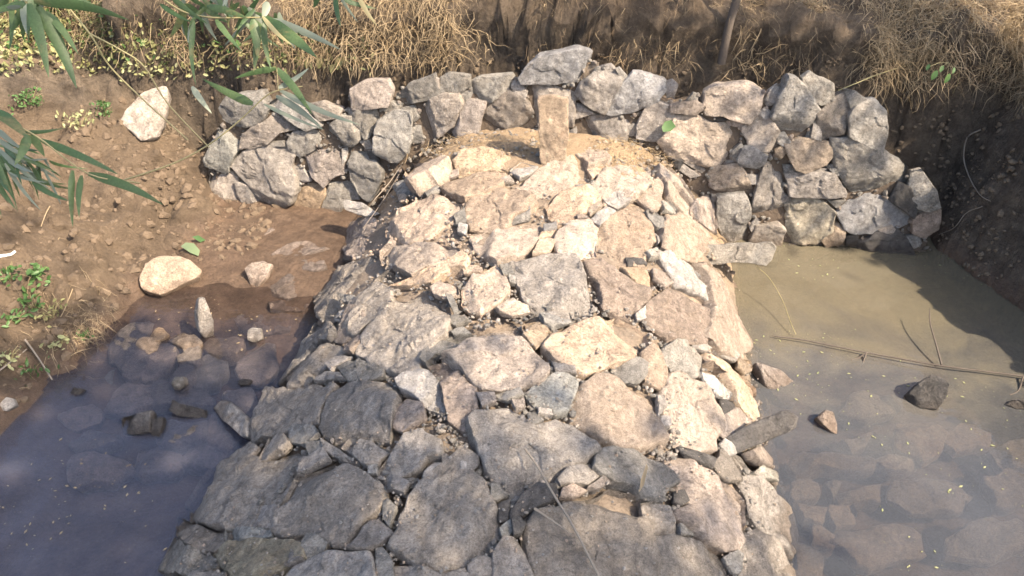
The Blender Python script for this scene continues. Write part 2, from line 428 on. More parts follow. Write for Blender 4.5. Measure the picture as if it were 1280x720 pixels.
HUMP_STONES = """y 262.5,687.5 280,678.8 305,672.5 340,671.2 362.5,673.8 378.8,682.5 380,696.2 357.5,697.5 327.5,712.5 322.5,722.5 287.5,722.5 270,702.5
v 281.2,661.2 297.5,658.8 336.2,658.8 337.5,668 325,670 292.5,675 281.2,673.8
p 325,630 348.8,632.5 340,656.2 312.5,657.5
n 230,625 245,605 263.8,582.5 290,563.8 312.5,555 320,576.2 352.5,563.8 382.5,560 385,570 367.5,590 347.5,622.5 327.5,628 311.2,656.2 282.5,658.8 262.5,657.5 240,650
n 286.2,570 310,551.2 321.2,557.5 312.5,567.5 292.5,585
n 322.5,570 335,545 355,543.8 361.2,552.5 350,562.5 321.2,575
n 412.5,572.5 435,577.5 460,595 477.5,607.5 472.5,617.5 476.2,627.5 473.8,640 457.5,647.5 430,677.5 412.5,682.5 405,672.5 380,663.8 360,670 340,665 345,640 360,620 370,595 390,585
p 460,647.5 472.5,646.2 488.8,662.5 472.5,677.5 460,685 435,683.8 447.5,670
g 382.5,665 390,665 408.8,675 400,690 382.5,696.2 376.2,676.2
n 337.5,722.5 365,700 395,687.5 427.5,686.2 460,686.2 465,700 470,722.5 470,747.5 335,747.5
g 468.8,683.8 477.5,682.5 490,700 492.5,720 490,737.5 471.2,735
p 352.5,702.5 365,687.5 378.8,691.2 377.5,697.5
g 380,550 400,547.5 407.5,563.8 385,568.8
n 400,547.5 412.5,555 440,570 443.8,577.5 425,572.5 406.2,562.5
p 375,572.5 405,561.2 411.2,571.2 370,591.2
n 425,557.5 435,546.2 465,550 485,562.5 472.5,570 470,577.5 457.5,579.5 445,570
n 472.5,580 490,562.5 505,540 527.5,535 550,550 552.5,567.5 532.5,570 525,582.5 510,587.5 477.5,597.5 470,591.2
p 481.2,595 492.5,591.2 515,602.5 505,617.5 482.5,610
l 530,587.5 542.5,576.2 551.2,580 537.5,596.2 528.8,593.8
g 476.2,626.2 485,623.8 493.8,632.5 486.2,656.2 477.5,645
g 460,581.2 470.5,579.5 469.5,590 460.5,591.2
n 220,645 240,652.5 262.5,660 280,662.5 280,676.2 262.5,685 240,682.5 217.5,665
g 215,670 240,685 260,690 267.5,702.5 255,715 225,715 192.5,712.5
n 205,717.5 250,717.5 270,712.5 285,722.5 280,747.5 195,747.5
n 572.5,557.5 585,556.2 600,567.5 600,577.5 590,582.5 602.5,597.5 615,615 622.5,645 623.8,672.5 607.5,692.5 572.5,706.2 550,712.5 517.5,700 485,680 495,655 512.5,622.5 525,602.5 555,577.5
n 492.5,705 520,702.5 550,715 580,710 587.5,722.5 587.5,747.5 495,747.5
p 585,707.5 600,695 616.2,698.8 616.2,720 610,730 587.5,725
p 616.2,690 630,670 645,670 655,682.5 665,700 670,720 672.5,747.5 617.5,747.5
n 657.5,650 672.5,637.5 695,632.5 710,622.5 745,615 762.5,605 790,603.8 802.5,612.5 805,630 815,660 826.2,695 827.5,720 827.5,747.5 675,747.5 670,710 660,682.5
g 613.8,605 625,603.8 633.8,617.5 620,622.5 613.8,617.5
d 637.5,637.5 655,617.5 670,602.5 695,602.5 700,617.5 685,625 655,640 640,647.5
n 697.5,595 712.5,582.5 737.5,577.5 750,592.5 735,605 702.5,603.8
b 702.5,612.5 715,607 735,612.5 717.5,620 700,621.2
b 735,608.8 755,593.8 765,600 750,608.8
v 625,660 637.5,650 646.2,657.5 637.5,667.5 627.5,668.8
d 622.5,630 637.5,625 635,647.5 623.8,650
d 640,650 652.5,642.5 657.5,652.5 652.5,665 642.5,667.5
l 576.2,576.2 582.5,577.5 583.8,587.5 576.2,586.2
p 552.5,566.2 560,567.5 560,576.2 552.5,576.2
l 530,590 540,577.5 551.2,578.8 542.5,592.5 531.2,596.2
n 585,524 595,512 615,507 640,507 656,515 658,527 665,530 695,522 715,530 732,542 747,560 750,562 737,572 715,577 695,582 696,595 687,601 660,607 640,625 632,612 617,597 605,582 597,555 587,540
n 442,441 452,417 465,400 478,388 480,380 490,367 520,362 535,367 545,376 560,390 560,405 557,417 542,429 527,442 525,460 497,462 475,455 455,449
g 745,572.5 752.5,560 772.5,552.5 795,557.5 820,572.5 845,585 848.8,600 837.5,610 832.5,623.8 802.5,612.5 792.5,602.5 775,600 752.5,592.5 742.5,582.5
n 803.8,628.8 820,627.5 837.5,632.5 845,652.5 845,666.2 815,665 807.5,647.5
b 840,575 847.5,560 860,565 880,580 900,590 925,605 937.5,620 940,645 935,672.5 927.5,687.5 910,687.5 880,672.5 862.5,655 847.5,642.5 850,632.5 862.5,627.5 855,610 847.5,600
n 816.2,668.8 850,668.8 885,676.2 905,691.2 915,710 920,747.5 831.2,747.5 822.5,690
g 906.2,696.2 920,688.8 926.2,695 926.2,715 917.5,715
n 930,687.5 937.5,667.5 945,657.5 960,662.5 977.5,682.5 987.5,700 1002,712.5 1012,747.5 935,747.5 930,710
n 917.5,567.5 932.5,567.5 945,585 957.5,595 972.5,617.5 985,640 995,670 996.2,687.5 990,697.5 975,677.5 960,662.5 942.5,637.5 940,620 931.2,600 928.8,585
n 895,582.5 900,561.2 915,567.5 927.5,585 931.2,600 915,600 902.5,592.5
l 901.2,555 907.5,547.5 917.5,555 920,566.2 912.5,568.8
b 932.5,565 950,560 967.5,551.2 975,582.5 970,585 952.5,580 937.5,572.5
v 955,581.2 972.5,588.8 972.5,601.2 957.5,595 945,590
g 847.5,656.2 862.5,656.2 867.5,665 865,671.2 847.5,668.8
d 850,556.2 875,562.5 897.5,571.2 892.5,583.8 880,577.5 860,567.5
d 842.5,615 855,612.5 861.2,625 852.5,631.2 843.8,625
n 400,512.5 412.5,490 432.5,475 460,472.5 480,470 490,480 496.2,500 487.5,530 480,545 450,542.5 427.5,547.5 420,556.2 400,542.5 396.2,527.5
g 420,456.2 432.5,448.8 465,453.8 480,460 478.8,468.8 455,473.8 432.5,473.8
g 363.8,540 370,535 392.5,531.2 397.5,540 380,553.8 362.5,552.5
l 495,476.2 505,470 535,462.5 550,482.5 555,505 552.5,515 532.5,507.5 520,495 500,487.5
b 490,530 495,507.5 507.5,495 527.5,505 530,517.5 502.5,536.2
n 340,492.5 355,486.2 380,486.2 390,480 417.5,480 410,495 400,512.5 395,526.2 375,531.2 355,537.5 322.5,550 307.5,550 315,530 330,510
n 367.5,462.5 375,452.5 390,435 410,428.8 427.5,433.8 430,440 410,452.5 397.5,462.5 390,467.5 377.5,482.5 360,482.5 358.8,470
n 365,447.5 390,405 412.5,402.5 420,417.5 410,425 390,430 375,450 347.5,477.5 342.5,480
b 416.2,425 425,402.5 440,385 452.5,385 457.5,400 450,412.5 427.5,426.2
b 427.5,428.8 450,416.2 452.5,422.5 440,440 430,437.5
p 407.5,455 420,447.5 440,445 420,457.5 415,463.8
n 390,467.5 400,463.8 422.5,465 430,472.5 395,478.8
l 416.2,395 430,388.8 427.5,400 418.8,400
g 530,442.5 545,430 565,420 587.5,422.5 582.5,432.5 567.5,442.5 540,445 535,457.5 527.5,452.5
t 552.5,447.5 570,440 592.5,420 610,407.5 642.5,403.8 660,427.5 680,445 687.5,461.2 680,472.5 655,480 625,482.5 602.5,480 592.5,475 580,460 562.5,447.5
b 535,455 552.5,448.8 571.2,455 581.2,475 594.5,481.2 594.5,507.5 585,527.5 580,532.5 557.5,520 555,487.5
v 657.5,490 675,477.5 695,465 710,465 722.5,476.2 720,490 710,512.5 692.5,512.5 670,505
t 680,432.5 690,417.5 710,407.5 727.5,397.5 745,393.8 775,391.2 792.5,400 810,412.5 807.5,427.5 797.5,440 785,447.5 760,457.5 735,465 717.5,457.5 695,450
g 765,462.5 770,453.8 797.5,447.5 810,455 807.5,467.5 800,477.5 780,476.2
t 712.5,505 730,477.5 747.5,466.2 770,467.5 790,480 815,490 822.5,510 830,542.5 831.2,555 807.5,558.8 777.5,560 750,552.5 732.5,535 715,522.5
o 653.8,405 670,402.5 690,417.5 670,432.5 655,417.5
g 675,392.5 695,388.8 712.5,388.8 715,400 690,407.5 680,403.8
g 620,491.2 650,482.5 655,492.5 635,498.8 622.5,495
p 690,452.5 717.5,457.5 720,467.5 695,463.8
b 640,500 655,495 656.2,505 645,510
l 672.5,511.2 690,511.2 690,518.8 672.5,520
g 660,515 670,512.5 680,522.5 662.5,530
l 823.8,492.5 832.5,492.5 833.8,507.5 825,517.5
g 560,397.5 570,393.8 585,400 570,406.2 558.8,403.8
g 562.5,412.5 577.5,407.5 590,417.5 567.5,417.5
b 595,487.5 617.5,487.5 620,500 602.5,505
g 830,435 842.5,426.2 857.5,425 867.5,432.5 880,445 880,462.5 870,471.2 850,461.2 837.5,452.5 830,445
t 802.5,440 815,432.5 826.2,440 835,460 837.5,480 827.5,482.5 810,472.5 808.8,452.5
t 838.8,462.5 852.5,462.5 872.5,473.8 882.5,478.8 895,492.5 903.8,510 910,532.5 900,542.5 896.2,560 875,560 848.8,552.5 842.5,527.5 833.8,500 832.5,482.5 838.8,478.8
t 882.5,440 892.5,435 905,447.5 915,457.5 935,470 946.2,482.5 947.5,492.5 942.5,502.5 948.8,520 942.5,525 932.5,515 920,502.5 917.5,487.5 905,465 882.5,455
l 880,462.5 892.5,470 905,480 917.5,490 915,497.5 900,495 892.5,485 882.5,472.5
d 901.2,497.5 920,502.5 917.5,510 907.5,518.8
b 910,517.5 922.5,507.5 932.5,515 942.5,525 927.5,537.5 910,545 905,540 911.2,532.5
l 867.5,431.2 880,428.8 890,433.8 882.5,438.8 870,435
o 923.8,447.5 940,450 942.5,460 932.5,466.2 923.8,457.5
n 892.5,433.8 910,433.8 920,445 917.5,452.5 900,442.5
l 826.2,520 836.2,520 837.5,532.5 827.5,531.2
t 875,332.5 895,328.8 910,340 922.5,350 932.5,380 941.2,405 943.8,425 935,437.5 920,446.2 897.5,432.5 883.8,422.5 887.5,390 892.5,372.5 885,347.5
l 825,317.5 835,313.8 855,325 875,340 887.5,360 890,375 875,362.5 850,355 840,340
b 810,380 825,367.5 847.5,356.2 870,362.5 885,377.5 886.2,400 882.5,420 882.5,430 862.5,425 840,420 820,405 810,392.5
o 775,335 805,335 815,352.5 817.5,361.2 802.5,357.5 790,348.8
b 732.5,325 750,320 772.5,336.2 790,350 812.5,362.5 807.5,375 792.5,392.5 775,387.5 757.5,376.2 750,352.5 737.5,340
n 637.5,327.5 675,320 720,317.5 727.5,332.5 735,357.5 740,385 735,390 712.5,390 695,385 667.5,380 657.5,367.5 647.5,347.5
t 600,340 620,330 632.5,345 635,362.5 622.5,377.5 600,385 587.5,385 577.5,375 580,357.5
t 748.8,285 770,267.5 792.5,252.5 802.5,255 817.5,277.5 818.8,297.5 807.5,315 805,332.5 785,327.5 760,322.5 745,315
t 698.8,287.5 712.5,277.5 735,275 745,285 743.8,315 720,316.2 700,315 693.8,300
t 677.5,287.5 695,285 692.5,300 686.2,316.2 666.2,316.2 672.5,302.5
t 600,287.5 637.5,280 672.5,276.2 676.2,287.5 667.5,305 650,317.5 622.5,326.2 597.5,312.5 590,295
t 830,290 835,272.5 850,268.8 875,277.5 895,290 920,307.5 882.5,308.8 875,325 850,322.5 830,307.5
g 807.5,262.5 817.5,262.5 833.8,280 830,290 820,285 812.5,275
l 738.8,272.5 757.5,257.5 770,263.8 750,282.5
o 735,262.5 750,250 752.5,258.8 737.5,268.8
g 807.5,315 822.5,307.5 832.5,305 825,320 812.5,322.5
d 782.5,322.5 800,325 807.5,332.5 785,333.8
l 820,290 826.2,297.5 822.5,305
b 721.2,270 736.2,268.8 737.5,273.8 722.5,273.8
l 680,277.5 695,277.5 695,284.5 680,286.2
b 815,337.5 835,340 842.5,352.5 832.5,357.5 817.5,347.5
l 795,392.5 805,385 807.5,397.5 797.5,400
t 620,385 637.5,376.2 660,380 662.5,387.5 640,392.5 625,390
n 675,390 710,390 713.8,400 682.5,405
o 655,405 672.5,402.5 687.5,415 662.5,418.8
t 485,282.5 500,270 520,252.5 540,245 567.5,252.5 572.5,260 560,275 530,292.5 512.5,297.5 490,297.5 482.5,290
t 476.2,312.5 495,300 520,300 545,302.5 567.5,307.5 575,315 555,325 530,330 515,340 500,335 477.5,327.5
t 490,357.5 520,342.5 550,332.5 577.5,320 586.2,326.2 580,337.5 560,337.5 540,350 520,352.5
n 415,345 435,325 475,320 482.5,337.5 460,350 442.5,370 425,380 410,400 397.5,395 397.5,372.5
b 432.5,310 447.5,287.5 465,275 482.5,280 487.5,300 470,312.5 455,317.5 437.5,320
n 432.5,380 447.5,367.5 470,351.2 485,357.5 485,380 470,392.5 455,400 442.5,412.5 420,417.5 420,402.5
t 538.8,362.5 550,353.8 570,357.5 573.8,367.5 555,372.5 542.5,370
g 557.5,370 565,368.8 573.8,385 567.5,390
l 413.8,332.5 422.5,321.2 435,321.2 425,332.5 413.8,340
l 392.5,382.5 402.5,372.5 402.5,385 395,390
g 425,368.8 440,367.5 440,375 427.5,376.2
l 416.2,392.5 430,387.5 427.5,398.8 418.8,400
n 560,400 580,393.8 585,402.5 565,406.2
t 577.5,332.5 600,330 602.5,337.5 580,340
g 636.2,345 646.2,345 646.2,353.8 637.5,352.5
g 625,332.5 637.5,331.2 642.5,342.5 630,342.5
t 506.2,207.5 515,202.5 537.5,200 555,197.5 565,207.5 557.5,220 545,227.5 522.5,240 515,235 510,220
o 567.5,205 580,195 600,190 625,187.5 640,185 646.2,195 640,205 625,207.5 595,207.5 575,215
t 551.2,235 570,222.5 595,212.5 625,208.8 632.5,212.5 625,232.5 605,240 582.5,247.5 565,242.5
t 582.5,252.5 600,242.5 625,236.2 645,237.5 670,252.5 660,262.5 637.5,270 632.5,280 615,282.5 590,280 582.5,267.5
t 647.5,232.5 670,217.5 690,205 712.5,195 727.5,202.5 737.5,220 740,227.5 722.5,230 702.5,235 680,247.5 665,245
t 685,257.5 702.5,242.5 735,240 750,247.5 742.5,260 717.5,270 700,277.5 687.5,270
l 637.5,212.5 652.5,202.5 672.5,207.5 665,217.5 650,222.5
g 567.5,192.5 585,183.8 605,183.8 595,188.8 572.5,197.5
g 527.5,237.5 545,227.5 550,237.5 535,245
g 493.8,235 505,227.5 517.5,242.5 497.5,247.5
o 496.2,242.5 506.2,242.5 505,250 497.5,250
p 627.5,222.5 637.5,218.8 642.5,227.5 627.5,228.8
g 720,230 737.5,228.8 740,237.5 722.5,237.5
g 636.2,271.2 662.5,262.5 662.5,272.5 637.5,277.5
b 562.5,215 572.5,210 572.5,217.5 560,221.2
g 567.5,270 580,256.2 582.5,275 570,280
l 575,280 583.8,281.2 582.5,292.5 572.5,290
t 711.2,187.5 720,176.2 745,180 760,197.5 760,201.2 735,207.5 730,197.5
t 742.5,227.5 760,207.5 792.5,206.2 815,205 817.5,222.5 805,235 790,242.5 752.5,241.2
t 795,242.5 810,232.5 822.5,222.5 827.5,232.5 823.8,255 817.5,262.5 805,250
t 820,212.5 832.5,200 852.5,222.5 867.5,245 865,252.5 850,235 827.5,225
t 827.5,227.5 842.5,232.5 857.5,247.5 867.5,267.5 865,272.5 850,260 835,247.5
l 752.5,245 775,240 790,245 787.5,252.5 772.5,258.8 757.5,252.5
g 826.2,252.5 837.5,248.8 847.5,260 845,267.5 830,262.5
t 732.5,210 742.5,205 757.5,203.8 747.5,217.5 740,222.5
b 866.2,252.5 882.5,250 895,267.5 897.5,290 880,275 867.5,267.5"""
WALL_STONES = """g 271.2,137.5 280,123.8 295,121.2 322.5,117.5 332.5,137.5 327.5,150 315,156.2 297.5,157.5 277.5,150
t 302.5,167.5 325,157.5 337.5,147.5 350,141.2 365,155 366.2,163.8 347.5,166.2 335,177.5 312.5,186.2 298.8,186.2
v 255,200 262.5,182.5 272.5,167.5 290,160 301.2,166.2 300,177.5 290,197.5 285,213.8 272.5,212.5 256.2,207.5
p 257.5,217.5 285,217.5 293.8,225 296.2,250 287.5,260 275,262.5 262.5,247.5
n 287.5,210 300,192.5 315,186.2 345,185 357.5,185 367.5,197.5 360,210 365,222.5 370,240 360,255 347.5,266.2 327.5,262.5 317.5,240 297.5,222.5
p 295,230 312.5,235 321.2,250 322.5,263.8 310,262.5 298.8,247.5
g 361.2,177.5 367.5,167.5 390,165 400,172.5 390,187.5 375,195 362.5,187.5
b 380,197.5 395,192.5 415,190 425,200 428.8,217.5 412.5,222.5 405,232.5 390,217.5
o 368.8,247.5 377.5,232.5 400,232.5 403.8,245 395,265 382.5,270 370,260
g 401.2,262.5 412.5,230 430,222.5 442.5,235 447.5,250 430,250 425,267.5 410,270
g 435,207.5 440,185 455,187.5 475,215 475,225 462.5,250 452.5,245 440,225
p 362.5,210 375,207.5 390,225 380,227.5 363.8,220
g 411.2,158.8 425,147.5 438.8,148.8 452.5,170 437.5,182.5 422.5,182.5 425,175 412.5,165
n 385,132.5 402.5,130 425,137.5 420,147.5 400,150
b 440,112.5 452.5,105 480,102.5 487.5,115 482.5,132.5 440,137.5
g 430,140 465,136.2 470,150 460,170 455,172.5 440,147.5
g 332.5,132.5 350,123.8 375,140 400,157.5 380,162.5 367.5,153.8 350,140
l 450,177.5 460,173.8 466.2,185 457.5,186.2
d 458.8,190 465,190 473.8,200 465,205
g 293.8,262.5 310,265 327.5,267.5 327.5,280 305,280
d 362.5,260 368.8,250 375,267.5 367.5,272.5
o 335,270 342.5,270 342.5,277.5 335,277.5
b 343.8,272.5 360,272.5 367.5,285 345,290
d 385,275 415,272.5 452.5,275 460,285 425,290 385,287.5
g 337.5,177.5 352.5,177.5 355,182.5 337.5,183.8
d 391.2,271.2 405,267.5 402.5,273.8
l 427.5,187.5 433.8,186.2 432.5,200 428.8,205
g 496.2,120 512.5,107.5 540,95 547.5,117.5 530,125 507.5,130
g 551.2,100 560,93.75 585,96.25 585,107.5 572.5,115.5 551.2,115
g 586.2,103.8 600,98.75 637.5,95 640,100 632.5,115 615,125 605,128.8 595,120
p 526.2,140 535,127.5 555,118.8 572.5,118.8 576.2,132.5 565,157.5 547.5,172.5 537.5,175 527.5,165
b 565,165 575,142.5 585,127.5 605,130 600,150 597.5,165 572.5,168.8
p 602.5,147.5 612.5,132.5 635,115 655,125 665,142.5 652.5,155 635,163.8 620,157.5 605,157.5
g 467.5,172.5 472.5,152.5 492.5,142.5 510,142.5 512.5,157.5 510,190 495,203.8 485,200 467.5,190
p 641.2,100 647.5,98.75 658.8,115 656.2,123.8 647.5,120 640,110
p 660,110 672.5,105.5 717.5,107.5 717.5,122.5 715,157.5 670,155 660,132.5
g 503.8,135 517.5,132.5 523.8,147.5 517.5,152.5 507.5,145
g 477.5,137.5 482.5,125 502.5,130 500,137.5 480,140
g 513.8,157.5 525,157.5 528.8,177.5 515,180
g 573.8,116.8 590,111.2 593.8,122.5 577.5,127.5
p 541.2,97.5 547.5,100 548.8,110 545,110
s 649.4,96.04 663.6,78.34 675.4,72.43 722.6,62.99 736.8,67.71 730.9,80.7 720.3,101.9 687.2,104.3 654.2,103.8
o 723.8,97.23 732.1,83.06 747.4,79.52 746.3,90.14 729.7,101.9
n 719.1,118.5 727.4,104.3 746.3,88.96 762.8,84.24 777,101.9 767.5,116.1 755.7,142.1 741.5,137.4
s 760.4,132.6 772.2,113.8 791.1,93.68 812.4,98.41 831.3,103.1 831.3,116.1 819.5,130.3 791.1,139.7 767.5,144.5 758.1,142.1
p 721.5,168.1 727.4,149.2 748.6,145.6 791.1,145.6 792.3,153.9 784,161 781.7,176.3 748.6,175.1 721.5,174
l 784,161 791.1,155.1 797,157.4 793.5,172.8 782.9,177.5
p 798.2,156.3 807.7,137.4 824.2,130.3 840.7,135 840.7,146.8 826.5,156.3 826.5,172.8 814.7,175.1 797,172.8
g 769.9,86.6 774.6,85.42 784,96.04 778.1,101.9
p 832.4,104.3 840.7,100.8 846.6,106.7 843.1,120.8 833.6,123.2
p 715.6,130.3 727.4,132.6 743.9,142.1 717.9,149.2
l 710.8,165.7 720.3,159.8 720.3,165.7 710.8,178.7
t 880.3,132.5 882.2,117 901.7,111.1 936.7,108.2 954.2,117 948.4,138.4 934.8,154.9 919.2,151 905.6,144.2 884.2,144.2
t 823.9,177.3 831.7,165.6 845.3,146.1 866.7,146.1 890,155.9 923.1,158.8 927,175.3 917.3,188.9 903.6,204.5 884.2,208.4 858.9,200.6 837.5,196.7
t 928.9,161.7 946.4,144.2 956.2,152 963.9,150 973.7,167.5 969.8,188 962,191.8 938.7,183.1
g 963.9,146.1 973.7,128.6 981.4,109.2 987.3,98.48 999,101.4 1009,115 1025,138.4 1016,153.9 999,173.4 989.2,171.4 971.7,159.8
g 1005,99.45 1015,93.62 1024,100.4 1040,105.3 1042,124.7 1026,130.6 1016,122.8 1007,109.2
p 954.2,128.6 962,115 971.7,107.2 976.6,109.2 973.7,122.8 963.9,131.5 954.2,133.5
l 948.4,142.2 956.2,135.4 963,140.3 958.1,149.1
s 923.1,200.6 928.9,188 940.6,186 958.1,196.7 954.2,206.4 944.5,211.3 927,206.4
g 972.7,167.5 981.4,166.6 987.3,176.3 981.4,183.1 973.7,179.2
o 969.8,188.9 977.6,184.1 982.4,191.8 975.6,199.6 969.8,197.7
d 892,148.1 905.6,144.2 907.5,150 893.9,152
b 905.6,152 919.2,152 934.8,156.8 928.9,159.8 905.6,155.9
d 841.4,200.6 853.1,201.6 849.2,210.3 841.4,208.4
n 848.2,212.3 855,206.4 874.5,220.1 862.8,222
p 855,202.5 868.6,203.5 882.2,212.3 876.4,216.2
b 839.5,132.5 868.6,128.6 880.3,136.4 868.6,144.2 841.4,140.3
g 857.9,126.7 866.7,117 872.5,118.9 871.5,127.7
l 906.6,201.6 919.2,199.6 921.1,203.5 907.5,205.5
g 917.3,188.9 927,179.2 928.9,188.9 921.1,198.7 913.4,198.7
n 1024,144.2 1038,132.5 1057,118.9 1061,138.3 1055,157.8 1053,165.6 1040,171.4 1030,175.3 1024,157.8
g 1063,146.1 1071,136.4 1084,129.6 1096,129.6 1109,142.2 1110,165.6 1104,187.9 1084,181.1 1063,169.5
g 1057,113.1 1071,116 1084,125.7 1075,129.6 1063,135.4 1060,124.7
o 981.4,181.1 998.9,176.3 1016,177.2 1039,181.1 1040,196.7 1032,206.4 1007,214.2 995,210.3 989.2,198.6
l 1014,171.4 1018,153.9 1024,151 1027,163.6 1026,175.3
g 1007,171.4 1013,157.8 1018,155.9 1011,175.3
g 1041,175.3 1065,173.4 1084,185 1110,192.8 1121,200.6 1137,214.2 1136,225.9 1125,237.9 1096,238.5 1069,243 1057,227.8 1046,208.4
p 983.5,219.2 1009,216.6 1043,219.2 1051,232.5 1059,243.1 1057,248.4 1017,247.1 990.1,245.8
n 942.3,253.7 947.6,229.8 958.3,205.9 974.2,203.3 976.9,219.2 978.2,243.1 987.5,248.4 986.2,267 979.5,281.6 963.6,275 942.3,269.7
o 883.9,219.2 899.8,209.9 922.4,205.9 931.7,219.2 939.7,237.8 915.8,241.8 891.9,235.2
g 897.2,248.4 930.4,244.4 938.4,264.4 934.4,302.9 918.4,304.2 905.2,298.9 898.5,277.6
y 990.1,253.7 1009,249.8 1025,253.7 1043,267 1038,288.3 1019,304.2 992.8,304.2 980.8,296.2 984.8,275
s 1047,267 1065,251.1 1086,244.4 1112,251.1 1139,272.3 1134,281.6 1099,288.3 1072,292.3 1057,284.3
o 1030,301.6 1046,281.6 1057,288.3 1051,304.2 1035,309.5
g 1144,219.2 1155,216.6 1168,237.8 1176,259.1 1163,264.4 1147,259.1 1139,237.8
b 1143,275 1160,265.7 1177,267 1173,288.3 1157,296.2 1142,290.9
d 1126,232.5 1139,237.8 1146,259.1 1142,272.3 1115,251.1
b 979.5,309.5 1009,306.9 1041,312.2 1041,330.8 974.2,330.8
d 1078,304.2 1099,293.6 1120,288.3 1134,301.6 1142,320.1 1072,325.5
p 1099,288.3 1115,283 1120,288.3 1110,293.6
g 1134,296.2 1150,296.2 1152,304.2 1142,309.5
n 939.7,301.6 947.6,285.6 971.6,281.6 979.5,288.3 974.2,306.9 942.3,309.5
l 937,283 945,272.3 949,280.3 939.7,289.6
b 866.6,253.7 886.6,247.1 894.5,261.7 897.2,288.3 881.2,277.6 870.6,261.7
l 889.2,244.4 898.5,245.8 897.2,259.1 891.9,256.4
l 931.7,219.2 947.6,220.5 947.6,229.8 937,229.8
g 1035,251.1 1057,251.1 1046,259.1
g 1033,208.6 1043,205.9 1053,215.2 1046,219.2
g 979.5,245.8 988.8,248.4 984.8,267 979.5,256.4
g 979.5,207.3 992.8,207.3 992.8,215.2 980.8,213.9
l 1010,212.6 1033,211.2 1033,216.6 1009,215.8
d 1057,296.2 1072,293.6 1072,306.9 1059,306.9"""

# ---------------------------------------------------------------- terrain
def axis(lo, hi, step, end_lo, end_hi):
    mid = list(np.arange(lo, hi + 1e-6, step)); a, b = [], []
    s, v = step, lo
    while v > end_lo: s *= 1.22; v -= s; a.append(v)
    s, v = step, mid[-1]
    while v < end_hi: s *= 1.22; v += s; b.append(v)
    return np.array(a[::-1] + mid + b)
GX, GY = axis(-3.5, 3.5, 0.022, -400, 400), axis(1.2, 5.6, 0.022, -400, 400)
XX, YY = np.meshgrid(GX, GY)
ZZ = ground_z(XX, YY)
slope = np.hypot(np.gradient(ZZ, axis=1) / np.gradient(XX, axis=1), np.gradient(ZZ, axis=0) / np.gradient(YY, axis=0))
near = (np.hypot(XX, YY - 3) < 6)
lipf = np.exp(-((ZZ - 1.12) / 0.14) ** 2) * near * (YY > 1.5)
OY = -0.10 * lipf * sstep((YY - 3.9) / 0.3) * (np.abs(XX) < 2.6) + 0.04 * fbm(XX, YY + ZZ * 3, 6, 3, 61) * near * (ZZ > 0.1)
OX = -0.20 * lipf * sstep((XX - 2.2) / 0.2) + 0.04 * fbm(XX + ZZ * 3, YY, 6, 3, 71) * near * (ZZ > 0.1)
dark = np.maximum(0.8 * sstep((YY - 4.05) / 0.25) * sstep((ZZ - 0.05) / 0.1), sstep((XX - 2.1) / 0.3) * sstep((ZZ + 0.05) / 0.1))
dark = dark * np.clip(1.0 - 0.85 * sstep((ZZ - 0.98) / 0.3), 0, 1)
dark = np.maximum(dark, 0.75 * sstep((ZZ - 0.5 + 0.3 * fbm(XX, YY, 3, 3, 85)) / 0.25) * sstep((YY - 3.25) / 0.3) * sstep((-1.6 - XX) / 0.3))  # upper-left bank: darker soil, with the shade of plants put into its colour
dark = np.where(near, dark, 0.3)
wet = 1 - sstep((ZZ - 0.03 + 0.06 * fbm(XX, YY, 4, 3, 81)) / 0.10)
k = NT('soil', 0.92)
def attr(k, nm):
    a = k.n('ShaderNodeAttribute'); a.attribute_name = nm; return a.outputs['Fac']
big, mid, fin = k.noise(1.7, 6, 0.65, 0.5), k.noise(11, 7, 0.7), k.noise(70, 5, 0.75)
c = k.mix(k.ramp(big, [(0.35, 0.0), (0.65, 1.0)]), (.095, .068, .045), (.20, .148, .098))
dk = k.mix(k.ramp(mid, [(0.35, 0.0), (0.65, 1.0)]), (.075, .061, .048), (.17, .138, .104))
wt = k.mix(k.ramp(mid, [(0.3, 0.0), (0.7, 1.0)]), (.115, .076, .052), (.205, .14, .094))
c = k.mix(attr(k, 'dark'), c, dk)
c = k.mix(attr(k, 'wet'), c, wt)
c = k.mix(0.5, c, k.ramp(mid, [(0.28, 0.3), (0.5, 0.5), (0.72, 0.72)]), 'OVERLAY')
c = k.mix(0.5, c, k.ramp(fin, [(0.28, 0.25), (0.5, 0.5), (0.75, 0.76)]), 'OVERLAY')
k.color(c)
k.l(k.math('SUBTRACT', 0.95, k.math('MULTIPLY', attr(k, 'wet'), 0.42)), k.b.inputs['Roughness'])
b1 = k.bump(k.noise(24, 8, 0.75), 0.06, 1.0)
k.bump(fin, 0.012, 1.0, b1)
SOIL = k.m
ny, nx = XX.shape
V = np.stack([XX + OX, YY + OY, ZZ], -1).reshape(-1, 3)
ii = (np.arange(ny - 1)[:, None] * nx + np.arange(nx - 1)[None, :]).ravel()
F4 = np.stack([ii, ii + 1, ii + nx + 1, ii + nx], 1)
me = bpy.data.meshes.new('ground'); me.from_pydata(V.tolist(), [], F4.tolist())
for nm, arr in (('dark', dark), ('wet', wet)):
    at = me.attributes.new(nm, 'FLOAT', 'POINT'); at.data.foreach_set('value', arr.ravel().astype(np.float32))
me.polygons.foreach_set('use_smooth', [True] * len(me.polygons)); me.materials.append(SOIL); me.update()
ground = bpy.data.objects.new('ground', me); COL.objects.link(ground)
props(ground, kind='structure')

